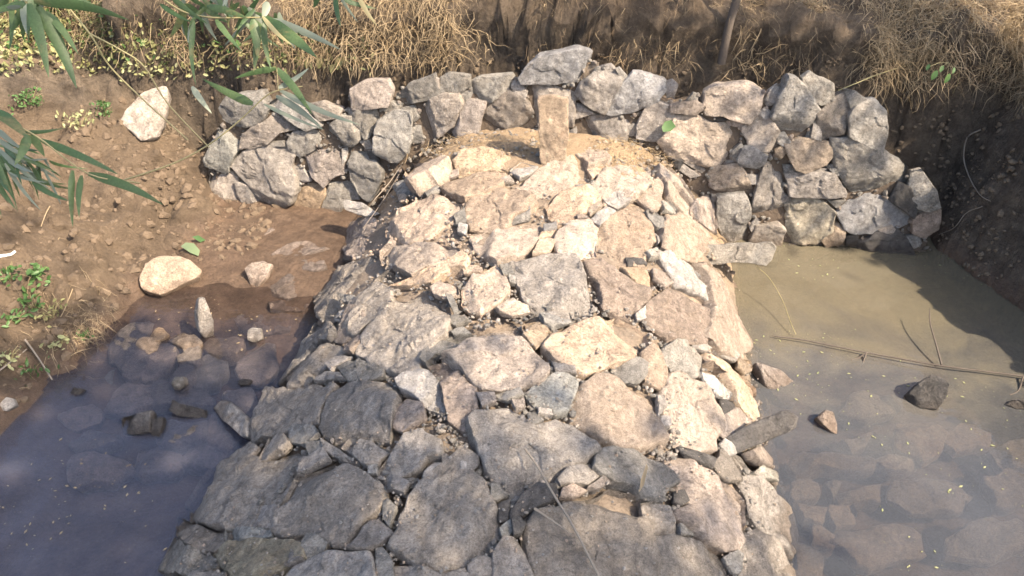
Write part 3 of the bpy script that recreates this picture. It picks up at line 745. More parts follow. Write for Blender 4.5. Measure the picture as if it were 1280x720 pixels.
# ---------------------------------------------------------------- water: a thin reflecting film over a tinted, partly turbid body
def water_mat(name, tint, near, far, y0, y1, rough, wave):
    """near / far: (murk colour, the near one blued with painted-in sky reflection, turbidity) at the camera end and at the headwall end; a thin reflecting film on top"""
    k = NT(name); t = k.t; t.nodes.remove(k.b)
    out = t.nodes['Material Output']
    sep = k.n('ShaderNodeSeparateXYZ'); k.l(k.vec, sep.inputs[0])
    cloud = k.math('SUBTRACT', k.noise(2.0, 5, 0.6, 1.0), 0.5)
    g = k.n('ShaderNodeMapRange'); g.inputs[1].default_value = y0; g.inputs[2].default_value = y1
    k.l(k.math('ADD', sep.outputs['Y'], k.math('MULTIPLY', cloud, 1.6)), g.inputs[0])
    tr = k.n('ShaderNodeBsdfTransparent'); tr.inputs['Color'].default_value = (*tint, 1)
    df = k.n('ShaderNodeBsdfDiffuse'); k.l(k.mix(g.outputs[0], near[0], far[0]), df.inputs['Color'])
    mf = k.n('ShaderNodeMapRange'); mf.inputs[3].default_value = near[1]; mf.inputs[4].default_value = far[1]
    k.l(g.outputs[0], mf.inputs[0])
    fac = k.math('ADD', mf.outputs[0], k.math('MULTIPLY', cloud, 0.35)); 
    cl = k.n('ShaderNodeClamp'); k.l(fac, cl.inputs[0]); cl.inputs[1].default_value = 0.04
    body = k.n('ShaderNodeMixShader'); k.l(cl.outputs[0], body.inputs[0]); k.l(tr.outputs[0], body.inputs[1]); k.l(df.outputs[0], body.inputs[2])
    gl = k.n('ShaderNodeBsdfGlossy'); gl.inputs['Roughness'].default_value = rough
    b = k.n('ShaderNodeBump'); b.inputs['Distance'].default_value = wave; b.inputs['Strength'].default_value = 0.5
    k.l(k.noise(6, 4, 0.55, 0.4), b.inputs['Height']); k.l(b.outputs[0], gl.inputs['Normal'])
    fr = k.n('ShaderNodeFresnel'); fr.inputs['IOR'].default_value = 1.40
    k.l(b.outputs[0], fr.inputs['Normal'])
    mx = k.n('ShaderNodeMixShader'); k.l(fr.outputs[0], mx.inputs[0]); k.l(body.outputs[0], mx.inputs[1]); k.l(gl.outputs[0], mx.inputs[2])
    k.l(mx.outputs[0], out.inputs['Surface'])
    return k.m
W_LEFT = water_mat('clear_water', (.80, .79, .82), ((.225, .255, .355), 0.19), ((.15, .13, .125), 0.0), 2.0, 3.0, 0.008, 0.004)  # bluish near colour paints sky reflection into the left pool's murk
W_RIGHT = water_mat('turbid_water', (.70, .67, .62), ((.15, .165, .19), 0.30), ((.20, .18, .13), 0.55), 2.3, 3.3, 0.01, 0.004)  # near blue-grey also holds painted sky reflection; far end is plain murk
def sheet(name, x0, x1, y0, y1, m):
    o = link_mesh(name, [(x0, y0, 0), (x1, y0, 0), (x1, y1, 0), (x0, y1, 0)], [(0, 1, 2, 3)], m)
    props(o, kind='structure'); return o
sheet('pool_water', -3.6, -0.6, -6.8, 3.9, W_LEFT)
sheet('pond_water', 0.6, 4.6, -6.8, 4.4, W_RIGHT)

# ---------------------------------------------------------------- the stone spillway hump
HUMP_GROUP = None
k = NT('gravelly_mortar', 0.93)
sp = k.n('ShaderNodeSeparateXYZ'); k.l(k.vec, sp.inputs[0]); er = k.n('ShaderNodeMapRange'); er.inputs[1].default_value = 3.35; er.inputs[2].default_value = 3.7; k.l(sp.outputs['Y'], er.inputs[0])
k.color(k.mix(0.6, k.mix(er.outputs[0], k.mix(k.ramp(k.noise(6, 6, 0.7), [(0.35, 0.0), (0.65, 1.0)]), (.22, .18, .14), (.40, .32, .245)), k.mix(k.noise(14, 6, 0.7), (.26, .185, .115), (.44, .335, .22))),
              k.ramp(k.noise(90, 5, 0.75), [(0.28, 0.2), (0.5, 0.5), (0.75, 0.78)]), 'OVERLAY'))
b1 = k.bump(k.noise(30, 8, 0.75), 0.03, 1.0); k.bump(k.noise(160, 4, 0.7), 0.006, 1.0, b1)
MORTAR = k.m
hx = np.concatenate([np.linspace(-1.32, -1.0, 30)[:-1], np.linspace(-1.0, 1.0, 90), np.linspace(1.0, 1.32, 30)[1:]])
hy = np.concatenate([np.linspace(-6.5, 0.8, 60)[:-1], np.linspace(0.8, 4.0, 150)])
HXX, HYY = np.meshgrid(hx, hy)
HZZ = hump_z(HXX, HYY)
nx_ = -hump_slope(HXX, HYY); nl = np.sqrt(nx_ ** 2 + 1)
off = -0.040 - 0.016 * sstep((2.9 - HYY) / 0.5) + 0.034 * sstep((HYY - 3.42) / 0.3) * sstep((0.70 - np.abs(HXX)) / 0.2) + 0.022 * fbm(HXX, HYY, 7, 4, 91) + 0.012 * fbm(HXX, HYY, 30, 2, 95)
V = np.stack([HXX + nx_ / nl * off, HYY, HZZ + off / nl], -1).reshape(-1, 3)
nyy, nxx = HXX.shape
ii = (np.arange(nyy - 1)[:, None] * nxx + np.arange(nxx - 1)[None, :]).ravel()
hump = link_mesh('stone_spillway', V, np.stack([ii, ii + 1, ii + nxx + 1, ii + nxx], 1), MORTAR, smooth=180)
props(hump, 'long rounded spillway of large dusty stones running between the two pools', 'spillway')
rnd = random.Random(3)
hump_polys = []
def hump_normal(p):
    g = float(-hump_slope(p[0], p[1]))
    n = np.array([g, 0, 1.0]); return n / np.linalg.norm(n)
for c, P in parse(HUMP_STONES):
    hump_polys.append(P)
    ar = math.sqrt(poly_area(P))
    P = grow(P, (1.4 if P[:, 1].mean() > 400 else 3.0) if ar > 25 else 1.0)
    pts = on_hump(P, rnd.uniform(-0.006, 0.012) if ar > 45 else rnd.uniform(-0.012, 0.008))
    cn = hump_normal(pts.mean(0)); pts = pts + cn * 0.85 * max(0.0, float((on_hump([P.mean(0)])[0] - pts.mean(0)) @ cn))
    d = np.linalg.norm(pts.mean(0) - CAM); size = ar / FPX * d
    place_stone('stone', pts, hump_normal(pts.mean(0)), max(0.03, min(0.13, size * 0.5)), STONE[c], hump, rnd,
                relief=0.85, round_=0.9 if ar > 40 else 1.3, tilt=0.05 if ar > 40 else 0.22)
# stones of the hump's near end, just below the picture's lower edge
for yy in np.arange(-0.2, 1.35, 0.33):
    for xx in np.arange(-0.95, 1.0, 0.36):
        x, y = xx + rnd.uniform(-0.06, 0.06), yy + rnd.uniform(-0.06, 0.06)
        q = CAM - np.array([x, y, hump_z(x, y)])
        pos = np.array([x, y, float(hump_z(x, y))]) - CAM
        px = (640 + FPX * (pos @ RGT) / (pos @ FWD), 360 - FPX * (pos @ UPV) / (pos @ FWD)) if pos @ FWD > 0.3 else (0, 5000)
        if px[1] < 860: continue
        ring = []
        for kk in range(7):
            a = kk / 7 * 6.283 + rnd.uniform(-.25, .25); r = rnd.uniform(0.12, 0.19)
            X, Y = x + r * math.cos(a), y + r * math.sin(a); ring.append((X, Y, float(hump_z(X, Y))))
        place_stone('stone', np.array(ring), hump_normal((x, y, 0)), 0.1, STONE[rnd.choice('nnngb')], hump, rnd)
# rubble packed in the gaps
def gap_pixels(region, polys, n, rnd):
    lo, hi = region.min(0), region.max(0)
    x = np.array([rnd.uniform(lo[0], hi[0]) for _ in range(n)]); y = np.array([rnd.uniform(lo[1], hi[1]) for _ in range(n)])
    m = inside(region, x, y)
    for P in polys:
        m &= ~inside(P + (P.mean(0) - P) * 0.06, x, y)
    return np.stack([x[m], y[m]], 1)
region = np.array([(436, 285), (508, 200), (600, 168), (690, 166), (790, 172), (835, 195), (890, 280), (940, 400), (965, 560), (1000, 740), (205, 740), (285, 590), (322, 548), (405, 400)], float)
gp = gap_pixels(region, hump_polys, 21000, rnd)
bags = {c: Bag() for c in 'tnglp'}
H3 = on_hump(gp, -0.035)
for p in H3:
    r = 0.0045 + 0.011 * rnd.random() ** 2.2
    c = rnd.choice('ttttnl') if p[1] > 2.7 else rnd.choice('nnggggp')
    bags[c].add(*pebble(p + hump_normal(p) * rnd.uniform(-0.005, 0.014), r, rnd))
# crumbs lying on the stones themselves
x = np.array([rnd.uniform(200, 1000) for _ in range(1700)]); y = np.array([rnd.uniform(170, 720) for _ in range(1700)])
m = inside(region, x, y)
for p in on_hump(np.stack([x[m], y[m]], 1), 0.006):
    bags[rnd.choice('tnnl')].add(*pebble(p, 0.0025 + 0.005 * rnd.random() ** 2, rnd))
for p in on_hump([(rnd.uniform(500, 690), rnd.uniform(163, 195)) for _ in range(330)] + [(rnd.uniform(735, 870), rnd.uniform(172, 235)) for _ in range(330)], -0.005):
    bags[rnd.choice('ttnng')].add(*pebble(p, 0.004 + 0.016 * rnd.random() ** 2.5, rnd))
for c, b in bags.items():
    props(b.build('stone_chips', STONE[c], hump), kind='stuff')

# ---------------------------------------------------------------- the headwall
k = NT('joint_earth', 0.95)
k.color(k.mix(k.noise(40, 6, 0.75), (.07, .055, .043), (.20, .155, .115))); k.bump(k.noise(60, 6, 0.7), 0.02, 1.0)
JOINT = k.m
wall_outline = np.array([(262, 262), (262, 205), (276, 132), (330, 125), (400, 140), (440, 118), (480, 110), (560, 103), (640, 104), (660, 76), (732, 72), (795, 102), (850, 122), (872, 116), (965, 112), (985, 106), (1003, 100), (1040, 110), (1088, 136), (1104, 152), (1104, 195), (1132, 218), (1160, 226), (1168, 290), (1165, 318), (900, 345), (600, 340), (430, 300), (300, 285)], float)
WO = wall_outline + np.where(wall_outline[:, 1:] < 240, [[0, 14]], [[0, 0]]) + (np.array([[700, 0]]) - wall_outline * [[1, 0]]) * 0.018
A = on_wall(WO, -0.038); B = A + np.array([0, 0.26, -0.05])
n = len(A)
wall = link_mesh('stone_headwall', list(A) + list(B), [tuple(range(n))[::-1], tuple(range(n, 2 * n))] + [(i, (i + 1) % n, (i + 1) % n + n, i + n) for i in range(n)], JOINT)
props(wall, 'dry stone headwall of stacked grey and tan stones against the dark earth bank', 'stone wall')
wall_polys = []
WN = np.array([0, -1.0, BATTER])
for c, P in parse(WALL_STONES):
    wall_polys.append(P)
    ar = math.sqrt(poly_area(P))
    P = grow(P, 3.3 if ar > 18 else 1.4)
    h = rnd.uniform(-0.012, 0.025) if ar > 18 else rnd.uniform(-0.03, 0.0)
    pts = on_wall(P, h)
    size = ar / FPX * 4.2
    wn = WN + np.array([rnd.uniform(-.25, .25), 0, rnd.uniform(-.1, .25)])
    pts = pts + 0.0
    place_stone('stone', pts, WN, max(0.05, min(0.2, size * 0.9)), STONE['u' if c == 't' else c], wall, rnd, relief=0.75, round_=0.8, tilt=0.13 if ar > 18 else 0.25)
gp = gap_pixels(wall_outline, wall_polys + [np.array([(480, 250), (520, 190), (690, 160), (820, 185), (900, 300), (640, 340)], float)], 5200, rnd)
bags = {c: Bag() for c in 'gpb'}
for p in on_wall(gp, -0.028):
    bags[rnd.choice('ggpb')].add(*pebble(p + np.array([0, rnd.uniform(-0.012, 0.012), 0]), 0.006 + 0.014 * rnd.random() ** 2, rnd, 0.9))
for c, b in bags.items():
    props(b.build('packing_chips', STONE[c], wall), kind='stuff')

# ---------------------------------------------------------------- loose rocks, each a thing of its own
def rock(px, base, normal, T, c, label, name='rock', cat='rock', group=None, z=None, lift=0.0, hump_base=False, relief=1.2, tilt=0.05, round_=1.0, chips=True):
    """px: outline in the photograph; base: the pixel where it meets what carries it (at height z, else the ground)"""
    px = np.array(px, float)
    if hump_base: b = on_hump([base])[0]
    elif z is not None: b = on_z([base], z)[0]
    else: b = on_ground([base])[0]
    nrm = np.array(normal, float); nrm /= np.linalg.norm(nrm)
    d = rays(px); t = ((b + nrm * lift - CAM) @ nrm) / (d @ nrm)
    o = place_stone(name, CAM + d * t[:, None], nrm, T, STONE[c], None, rnd, relief=relief, tilt=tilt, round_=round_, chips=chips)
    props(o, label, cat, group); return o
rock([(172, 346), (180, 328), (203, 316), (222, 315), (236, 322), (251, 336), (249, 346), (222, 358), (200, 369), (186, 364), (176, 358)], (205, 366), (0.25, -.50, .83), .17, 't',
     'large tan boulder with a flat sunlit top at the edge of the muddy pool', relief=0.7, lift=0.06)
rock([(148, 152), (158, 136), (172, 118), (188, 109), (206, 107), (210, 117), (206, 140), (203, 155), (196, 167), (176, 177), (166, 168), (158, 158)], (180, 176), (0.28, -.72, .63), .14, 'p',
     'pale pinkish boulder with a pointed top perched high on the left mud bank', relief=0.7, lift=0.05)
rock([(248, 392), (251, 374), (257, 373), (262, 386), (268, 402), (268, 420), (256, 423), (249, 416)], (258, 421), (0.75, -.62, .2), .07, 'n',
     'thin pointed stone standing upright in the wet mud left of the spillway', z=0.0, lift=0.02)
rock([(308, 413), (314, 409), (326, 410), (328, 424), (318, 428), (309, 425)], (318, 427), (0.2, -.75, .65), .06, 'l',
     'small pale grey cube of stone at the water edge beside the spillway', z=0.0, lift=0.02)
rock([(213, 479), (218, 471), (228, 471), (231, 482), (222, 489), (215, 487)], (222, 488), (0.1, -.75, .65), .06, 'g',
     'small grey stone poking out in the middle of the left pool', z=0.0, lift=0.02)
rock([(261, 508), (272, 498), (282, 499), (300, 515), (313, 531), (309, 546), (300, 545), (280, 528)], (285, 530), (-0.45, -.35, .82), .07, 'l',
     'speckled grey oblong block leaning in the pool against the spillway flank', z=0.05, lift=0.0)
rock([(85, 491), (92, 484), (104, 486), (98, 494)], (96, 493), (0.1, -.6, .8), .05, 'd', 'flat dark stone in the shallow water below the left bank', z=0.0, lift=.01)
rock([(0, 503), (6, 496), (16, 498), (20, 507), (8, 514), (-4, 512)], (8, 512), (0.3, -.6, .75), .06, 'l', 'pale stone on the mud at the far left edge beside the pool', lift=.02)
rock([(148, 521), (170, 516), (188, 512), (187, 540), (172, 544), (150, 542)], (168, 542), (-0.05, -.55, .83), .08, 'd', 'dark rough slab breaking the surface of the left pool', z=0.0, lift=0.015)
rock([(212, 497), (222, 503), (255, 512), (256, 523), (222, 520), (210, 512)], (235, 522), (0, -.6, .8), .06, 'd', 'dark ridged slab just above the water near the speckled block', z=0.0, lift=0.015)
rock([(182, 519), (190, 524), (202, 520), (200, 540), (196, 548), (188, 545)], (192, 546), (0, -.5, .85), .06, 'd', 'small dark wedge stone between the two slabs of the left pool', z=0.0, lift=0.01)
rock([(296, 477), (303, 473), (314, 474), (310, 481), (300, 482)], (304, 481), (0, -.5, .85), .04, 'd', 'little black stone in the pool near the foot of the spillway', z=0.0, lift=0.01)
rock([(875, 314), (884, 307), (930, 304), (965, 303), (971, 309), (966, 325), (958, 333), (940, 329), (900, 330), (874, 331)], (900, 330), (0.02, -.86, .5), .14, 'g',
     'long grey slab sticking out of the spillway over the right pool', z=0.20, lift=0.0, relief=0.8)
rock([(901, 553), (926, 535), (960, 521), (986, 512), (1000, 521), (996, 534), (960, 552), (925, 566), (908, 567)], (912, 564), (0.10, -.62, .78), .08, 'd',
     'dark bar of stone jutting from the right flank above the water', z=0.22, lift=0.0, relief=0.7)
rock([(1131, 494), (1146, 479), (1164, 469), (1176, 470), (1187, 480), (1185, 495), (1172, 513), (1152, 511), (1138, 503)], (1160, 513), (-0.25, -.70, .67), .14, 'd',
     'dark angular rock standing alone in the right pool', z=-0.01, lift=0.03)
rock([(1023, 521), (1033, 512), (1042, 514), (1047, 530), (1048, 543), (1040, 541), (1029, 531)], (1038, 541), (0.1, -.6, .8), .08, 'b',
     'small brown stone tip in the water beside the jutting dark bar', z=0.0, lift=0.01)
rock([(1259, 505), (1268, 499), (1284, 500), (1296, 504), (1290, 512), (1272, 511)], (1275, 511), (0.0, -.6, .8), .06, 'd',
     'small dark stone in the pool at the right edge', z=0.0, lift=0.01)
rock([(429, 252), (433, 249), (452, 253), (466, 262), (475, 267), (462, 271), (446, 268), (431, 262)], (440, 268), (-0.1, -.75, .65), .07, 'l',
     'small whitish slab lying loose where the spillway meets the left headwall', z=0.22, lift=0.0)
post = rock([(672, 124), (673, 122), (690, 120), (710, 123), (711, 126), (710, 160), (708, 195), (706, 199), (692, 207), (680, 209), (676, 207), (675, 190), (673, 160)], (690, 203), (0.03, -1, .10), .085, 'q',
     'upright tan stone post standing on the crest before the headwall', 'stone_post', 'stone post', hump_base=True, relief=0.6, round_=0.5, tilt=0.01, chips=False)
MUDG = 'mud coated stones on the wet flat'
MUDL = 'flat brown stone half buried in the wet mud beside the spillway'
Tm = lambda L: [(160 + x / 4.267, 280 + y / 4.267) for x, y in L]
rock(Tm([(620, 240), (660, 205), (720, 197), (775, 208), (745, 275), (700, 320), (660, 330), (640, 300)]), Tm([(680, 320)])[0], (0.1, -.3, .95), .07, 'b', 'pinkish stone with a raised corner on the wet mud behind the pool', lift=.03)
ML = iter(["purplish flat stone beside the raised pinkish stone on the mud", "wet brown slab behind the pinkish stone near the spillway foot", "long wet slab between the upright stone and the spillway foot", "wet dark stone at the foot of the left flank near the headwall", "broad wet slab just below the left end of the headwall", "narrow wet slab on the mud above the small grey cube", "reddish stone at the base of the left headwall beside the mud"])
for cc, L in [('b', [(560, 280), (598, 240), (635, 270), (620, 305), (570, 302)]), ('w', [(740, 330), (850, 262), (1000, 272), (985, 360), (850, 390), (760, 372)]),
              ('w', [(480, 535), (640, 475), (780, 460), (890, 480), (860, 560), (700, 590), (510, 575)]), ('w', [(900, 190), (1040, 170), (1060, 230), (1000, 250), (905, 235)]),
              ('w', [(760, 160), (880, 90), (1060, 70), (1090, 130), (960, 165), (820, 185)]),
              ('w', [(740, 400), (860, 405), (980, 430), (930, 465), (760, 455)]), ('b', [(680, 30), (760, 10), (800, 40), (740, 70)])]:
    P = Tm(L); rock(P, tuple(np.mean(P, 0)), (rnd.uniform(-.06, .1), -.06, 1), .07, cc, next(ML), group=MUDG, lift=.008)
SUBL, SUBLG = 'flat stone lying under the clear water of the left pool', 'stones under the left pool'
Ts = lambda L: [(80 + x / 4, 400 + y / 4) for x, y in L]
SL = iter(["long pinkish slab sloping into the left pool below the mud bank", "broad brown slab under water left of the orange stones", "small orange stone nearest the upright stone's left in the shallow pool", "dull orange stone below the small orange one in the shallows", "jagged orange stone right at the foot of the upright stone", "brown stone under water just below the jagged orange stone", "brownish slab beside the small grey poking stone", "greenish slab under water right of the small grey poking stone", "brown slab under water below the small grey cube", "wide brown slab against the spillway flank below the grey cube", "broad dim slab left of the small grey poking stone in deeper water", "brown slab below the small grey poking stone", "flat wet slab directly below the dark ridged slab", "square wet slab behind the speckled oblong block", "brown slab beneath the speckled oblong block", "long dim slab near the left end of the deep blue water", "pinkish slab at the spillway foot below the speckled block", "large dim slab in the deep water nearest the viewer on the left", "dim slab off the tip of the left bank", "greenish slab under the overhanging straw tuft", "dim slab in the deep water in the middle near the viewer", "thin brown stone lying on the long pinkish slab", "wet slab between the ridged dark slab and the poking stone"])
for cc, zz, L in [('p', .005, [(220, 170), (240, 90), (300, 40), (400, 0), (430, 15), (340, 130), (290, 230), (245, 190)]),
                  ('m', .0, [(290, 270), (330, 195), (440, 130), (520, 105), (550, 150), (540, 190), (470, 260), (380, 285)]),
                  ('o', .02, [(420, 72), (470, 42), (512, 70), (470, 92)]), ('o', .015, [(360, 122), (400, 95), (470, 100), (440, 150), (362, 160)]),
                  ('o', .03, [(520, 82), (580, 55), (640, 80), (690, 112), (600, 132)]), ('m', .02, [(580, 170), (640, 130), (670, 150), (670, 190), (580, 192)]),
                  ('b', -.02, [(525, 290), (600, 212), (645, 225), (620, 330), (560, 335)]), ('v', -.02, [(640, 300), (660, 220), (740, 180), (815, 182), (790, 260), (700, 330)]),
                  ('m', .0, [(690, 130), (760, 82), (900, 92), (860, 150), (760, 160)]), ('m', -.015, [(865, 230), (930, 155), (1000, 112), (1040, 130), (1040, 240), (950, 290), (880, 270)]),
                  ('m', -.03, [(200, 440), (250, 360), (340, 312), (440, 302), (440, 410), (300, 460)]), ('b', -.02, [(420, 400), (450, 310), (520, 320), (560, 380), (480, 410)]),
                  ('w', .0, [(440, 590), (500, 490), (700, 502), (690, 585), (560, 620)]), ('w', -.005, [(800, 390), (820, 350), (940, 342), (940, 450), (900, 470)]),
                  ('m', -.03, [(700, 570), (725, 485), (760, 465), (890, 590), (800, 640)]), ('w', -.03, [(30, 580), (150, 555), (270, 552), (280, 590), (60, 640)]),
                  ('p', -.05, [(600, 680), (700, 620), (830, 650), (760, 720), (600, 722)]), ('m', -.05, [(40, 680), (260, 660), (330, 720), (240, 800), (20, 800)]),
                  ('m', -.05, [(-40, 420), (100, 400), (180, 440), (160, 500), (0, 520)]), ('v', -.05, [(20, 240), (60, 200), (230, 230), (200, 320), (110, 310)]),
                  ('m', -.06, [(360, 640), (560, 650), (560, 760), (340, 760)]), ('b', .0, [(300, 150), (350, 100), (400, 80), (360, 150)]), ('w', -.04, [(560, 350), (680, 340), (740, 400), (600, 430)])]:
    P = ragged(grow(np.array(Ts(L)), 4.5)); rock(P, tuple(P.mean(0)), (rnd.uniform(-.03, .05), rnd.uniform(-.06, 0), 1), .09, {'w': 'n', 'm': 'u', 'b': 'n', 'o': 'o', 'p': 'p', 'v': 'v'}[cc], next(SL), group=SUBLG, z=zz - 0.006, relief=0.8)
SUBR, SUBRG = 'dim stone slab seen under the murky water of the right pool', 'stones under the right pool'
Tr = lambda L: [(880 + x / 3, 480 + y / 3) for x, y in L]
RL = iter(["long pale slab under water beside the jutting dark bar", "pale tan slab under water below the lone dark rock", "thin angular pale slab left of the tan submerged slab", "squarish submerged slab close to the right flank", "narrow pale submerged sliver next to the squarish slab", "oblong submerged slab in the middle of the near right pool", "widest pale submerged slab in the centre of the right pool", "large submerged slab near the right edge of the pool", "small tan submerged stone close to the near right flank", "rounded submerged stone between the flank and the widest slab", "submerged stone near the waterline at the bottom right", "brownish big submerged slab in the nearest part of the pool", "large submerged slab at the bottom right corner of the pool", "tan submerged slab right of the lone dark rock", "thin brown submerged slab between the two largest pale slabs", "submerged slab at the right edge below the small dark stone", "brown submerged patch of slab just behind the lone dark rock", "submerged slab along the flank at the bottom of the picture"])
for cc, zz, L in [('n', -.05, [(310, 260), (480, 255), (640, 270), (640, 320), (340, 330)]), ('t', -.03, [(740, 135), (820, 130), (900, 152), (910, 222), (830, 275), (740, 225)]),
                  ('n', -.05, [(520, 205), (640, 170), (600, 230), (560, 252)]), ('n', -.05, [(330, 365), (430, 362), (430, 420), (340, 432)]), ('l', -.05, [(455, 362), (510, 372), (490, 430)]),
                  ('n', -.07, [(510, 395), (660, 375), (655, 440), (525, 440)]), ('n', -.06, [(690, 370), (800, 335), (930, 335), (1005, 400), (960, 470), (710, 430)]),
                  ('n', -.06, [(1050, 350), (1150, 315), (1260, 315), (1300, 420), (1100, 450)]), ('t', -.06, [(360, 450), (460, 462), (440, 510), (380, 500)]), ('n', -.06, [(470, 450), (560, 440), (580, 510), (500, 530)]),
                  ('n', -.05, [(415, 535), (500, 565), (490, 612), (410, 600)]), ('b', -.06, [(480, 592), (520, 550), (660, 530), (800, 525), (840, 640), (620, 700)]), ('n', -.06, [(890, 600), (1010, 505), (1180, 492), (1250, 600), (1000, 645)]),
                  ('t', -.03, [(910, 180), (990, 130), (1080, 170), (1070, 230), (960, 240)]), ('b', -.05, [(640, 270), (800, 265), (800, 300), (680, 310)]), ('n', -.06, [(1080, 230), (1200, 200), (1300, 230), (1280, 300), (1130, 310)]),
                  ('b', -.07, [(560, 30), (700, 40), (760, 90), (620, 120), (520, 90)]), ('n', -.06, [(340, 600), (440, 640), (430, 740), (350, 740)])]:
    P = ragged(grow(np.array(Tr(L)), 3.0)); rock(P, tuple(P.mean(0)), (rnd.uniform(-.08, .08), rnd.uniform(-.12, 0), 1), .09, {'n': 'u', 't': 't', 'b': 'u', 'l': 'l'}[cc], next(RL), group=SUBRG, z=zz + 0.015, relief=0.8)
rock([(946, 452), (975, 463), (1000, 486), (994, 508), (982, 506), (958, 480)], (970, 480), (0.35, -.35, .85), .08, 'b', 'brown tilted slab half under water against the right flank of the spillway', z=.0, lift=0.01)
# loose pebbles at the foot of the headwall on the right
for P, lab in [([(1058, 262), (1066, 255), (1080, 262), (1070, 270)], None)]: pass

# ---------------------------------------------------------------- clods and crumbs of the banks
k = NT('clod_earth', 0.95)
k.color(k.mix(k.noise(30, 5, 0.7), (.088, .064, .043), (.165, .122, .082))); k.bump(k.noise(120, 4, 0.7), 0.006, 0.9)
CLOD = k.m
k = NT('dark_clod_earth', 0.95)
k.color(k.mix(k.noise(30, 5, 0.7), (.08, .06, .042), (.19, .15, .105))); k.bump(k.noise(120, 4, 0.7), 0.006, 0.9)
DCLOD = k.m
def scatter(n, x0, x1, y0, y1, zlo, zhi):
    x, y = RNG.uniform(x0, x1, n), RNG.uniform(y0, y1, n); z = ground_z(x, y)
    m = (z > zlo) & (z < zhi); return np.stack([x, y, z], 1)[m]
b = Bag()
for p in scatter(6500, -3.6, -1.6, 1.6, 4.15, 0.03, 1.3):
    if fbm(p[:1], p[1:2], 2.5, 2, 5)[0] < -0.12: continue
    b.add(*pebble(p - np.array([0, 0, .003]), 0.003 + 0.036 * rnd.random() ** 5, rnd, 0.75))
props(b.build('earth_clods', CLOD), 'crumbly sunlit clods strewn over the left mud bank', 'clods', kind='stuff')
b = Bag()
for p in np.concatenate([scatter(9000, -2.6, 2.4, 4.05, 4.6, 0.1, 1.3), scatter(6000, 2.1, 3.1, 2.4, 4.6, 0.02, 1.3)]):
    b.add(*pebble(p, 0.004 + 0.018 * rnd.random() ** 3, rnd, 0.8))
props(b.build('dark_earth_clods', DCLOD), 'dark crumbly earth on the shaded cut face of the bank', 'clods', kind='stuff')

# ---------------------------------------------------------------- dry grass on the bank
def plant_mat(name, c0, c1, rough=0.7, trans=0.25):
    k = NT(name, rough)
    k.color(k.mix(k.ramp(k.noise(6, 3, 0.6), [(0.35, 0.0), (0.65, 1.0)]), c0, c1))
    tl = k.n('ShaderNodeBsdfTranslucent'); tl.inputs['Color'].default_value = (*[min(1, v * 1.2) for v in c1], 1)
    mx = k.n('ShaderNodeMixShader'); mx.inputs[0].default_value = trans
    k.l(k.b.outputs[0], mx.inputs[1]); k.l(tl.outputs[0], mx.inputs[2]); k.l(mx.outputs[0], k.t.nodes['Material Output'].inputs['Surface'])
    return k.m
STRAW = plant_mat('dry_straw', (.27, .205, .12), (.43, .34, .215))
BROWN = plant_mat('brown_straw', (.15, .105, .065), (.27, .195, .12))
OLIVE = plant_mat('olive_grass', (.17, .18, .07), (.30, .29, .13))
LEAFG = plant_mat('green_leaf', (.055, .12, .035), (.10, .19, .06), 0.5)
LEAFP = plant_mat('pale_leaf', (.24, .27, .12), (.38, .38, .21), 0.6)
PALEG = plant_mat('pale_green_leaf', (.15, .21, .11), (.22, .28, .16), 0.6)
def reed_mat(name, c0, c1):
    k = NT(name, 0.45); k.shift()
    w = k.n('ShaderNodeMapping'); w.inputs['Scale'].default_value = (1, 1, 1)
    c_ = k.mix(k.ramp(k.noise(3, 3, 0.6), [(0.35, 0.0), (0.65, 1.0)]), c0, c1)
    c_ = k.mix(k.math('MULTIPLY', k.ramp(k.noise(9, 5, 0.7, 1.0), [(0.56, 0.0), (0.70, 1.0)]), 0.7), c_, (.30, .22, .10))
    c_ = k.mix(0.35, c_, k.ramp(k.noise(160, 2, 0.5), [(0.3, 0.3), (0.5, 0.5), (0.7, 0.7)]), 'OVERLAY')
    k.color(c_)
    tl = k.n('ShaderNodeBsdfTranslucent'); k.l(c_, tl.inputs['Color'])
    mx = k.n('ShaderNodeMixShader'); mx.inputs[0].default_value = 0.35
    k.l(k.b.outputs[0], mx.inputs[1]); k.l(tl.outputs[0], mx.inputs[2]); k.l(mx.outputs[0], k.t.nodes['Material Output'].inputs['Surface'])
    return k.m
REED = reed_mat('reed_leaf', (.065, .12, .045), (.12, .18, .075))
REEDP = plant_mat('bluish_reed_leaf', (.17, .21, .16), (.25, .28, .21), 0.5, 0.25)
STEM = plant_mat('yellow_stem', (.25, .23, .11), (.34, .29, .15), 0.6, 0.1)
def blades(name, mat, pts, lens, wid, drop, outw, label, cat):
    V, F = [], []
    for p, L in zip(pts, lens):
        a = RNG.uniform(0, 2 * math.pi)
        o = outw(p)
        d = np.array([math.cos(a) * 0.8, math.sin(a) * 0.8, RNG.uniform(0.1, 0.9)]) + o
        d /= np.linalg.norm(d)
        s = np.cross(d, RNG.normal(size=3)); s /= np.linalg.norm(s)
        q = np.array(p, float); w = wid * RNG.uniform(0.6, 1.3); k0 = len(V); seg = 4
        for i in range(seg):
            f = w * (1 - 0.75 * i / seg)
            V.append(q - s * f); V.append(q + s * f)
            d = d + np.array([0, 0, -drop * RNG.uniform(0.3, 1.3)]) + RNG.normal(size=3) * 0.34; d /= np.linalg.norm(d)
            q = q + d * L / seg
        V.append(q)
        for i in range(seg - 1): F.append((k0 + 2 * i, k0 + 2 * i + 1, k0 + 2 * i + 3, k0 + 2 * i + 2))
        F.append((k0 + 2 * seg - 2, k0 + 2 * seg - 1, k0 + 2 * seg))
    o = link_mesh(name, V, F, mat); props(o, label, cat, kind='stuff'); return o
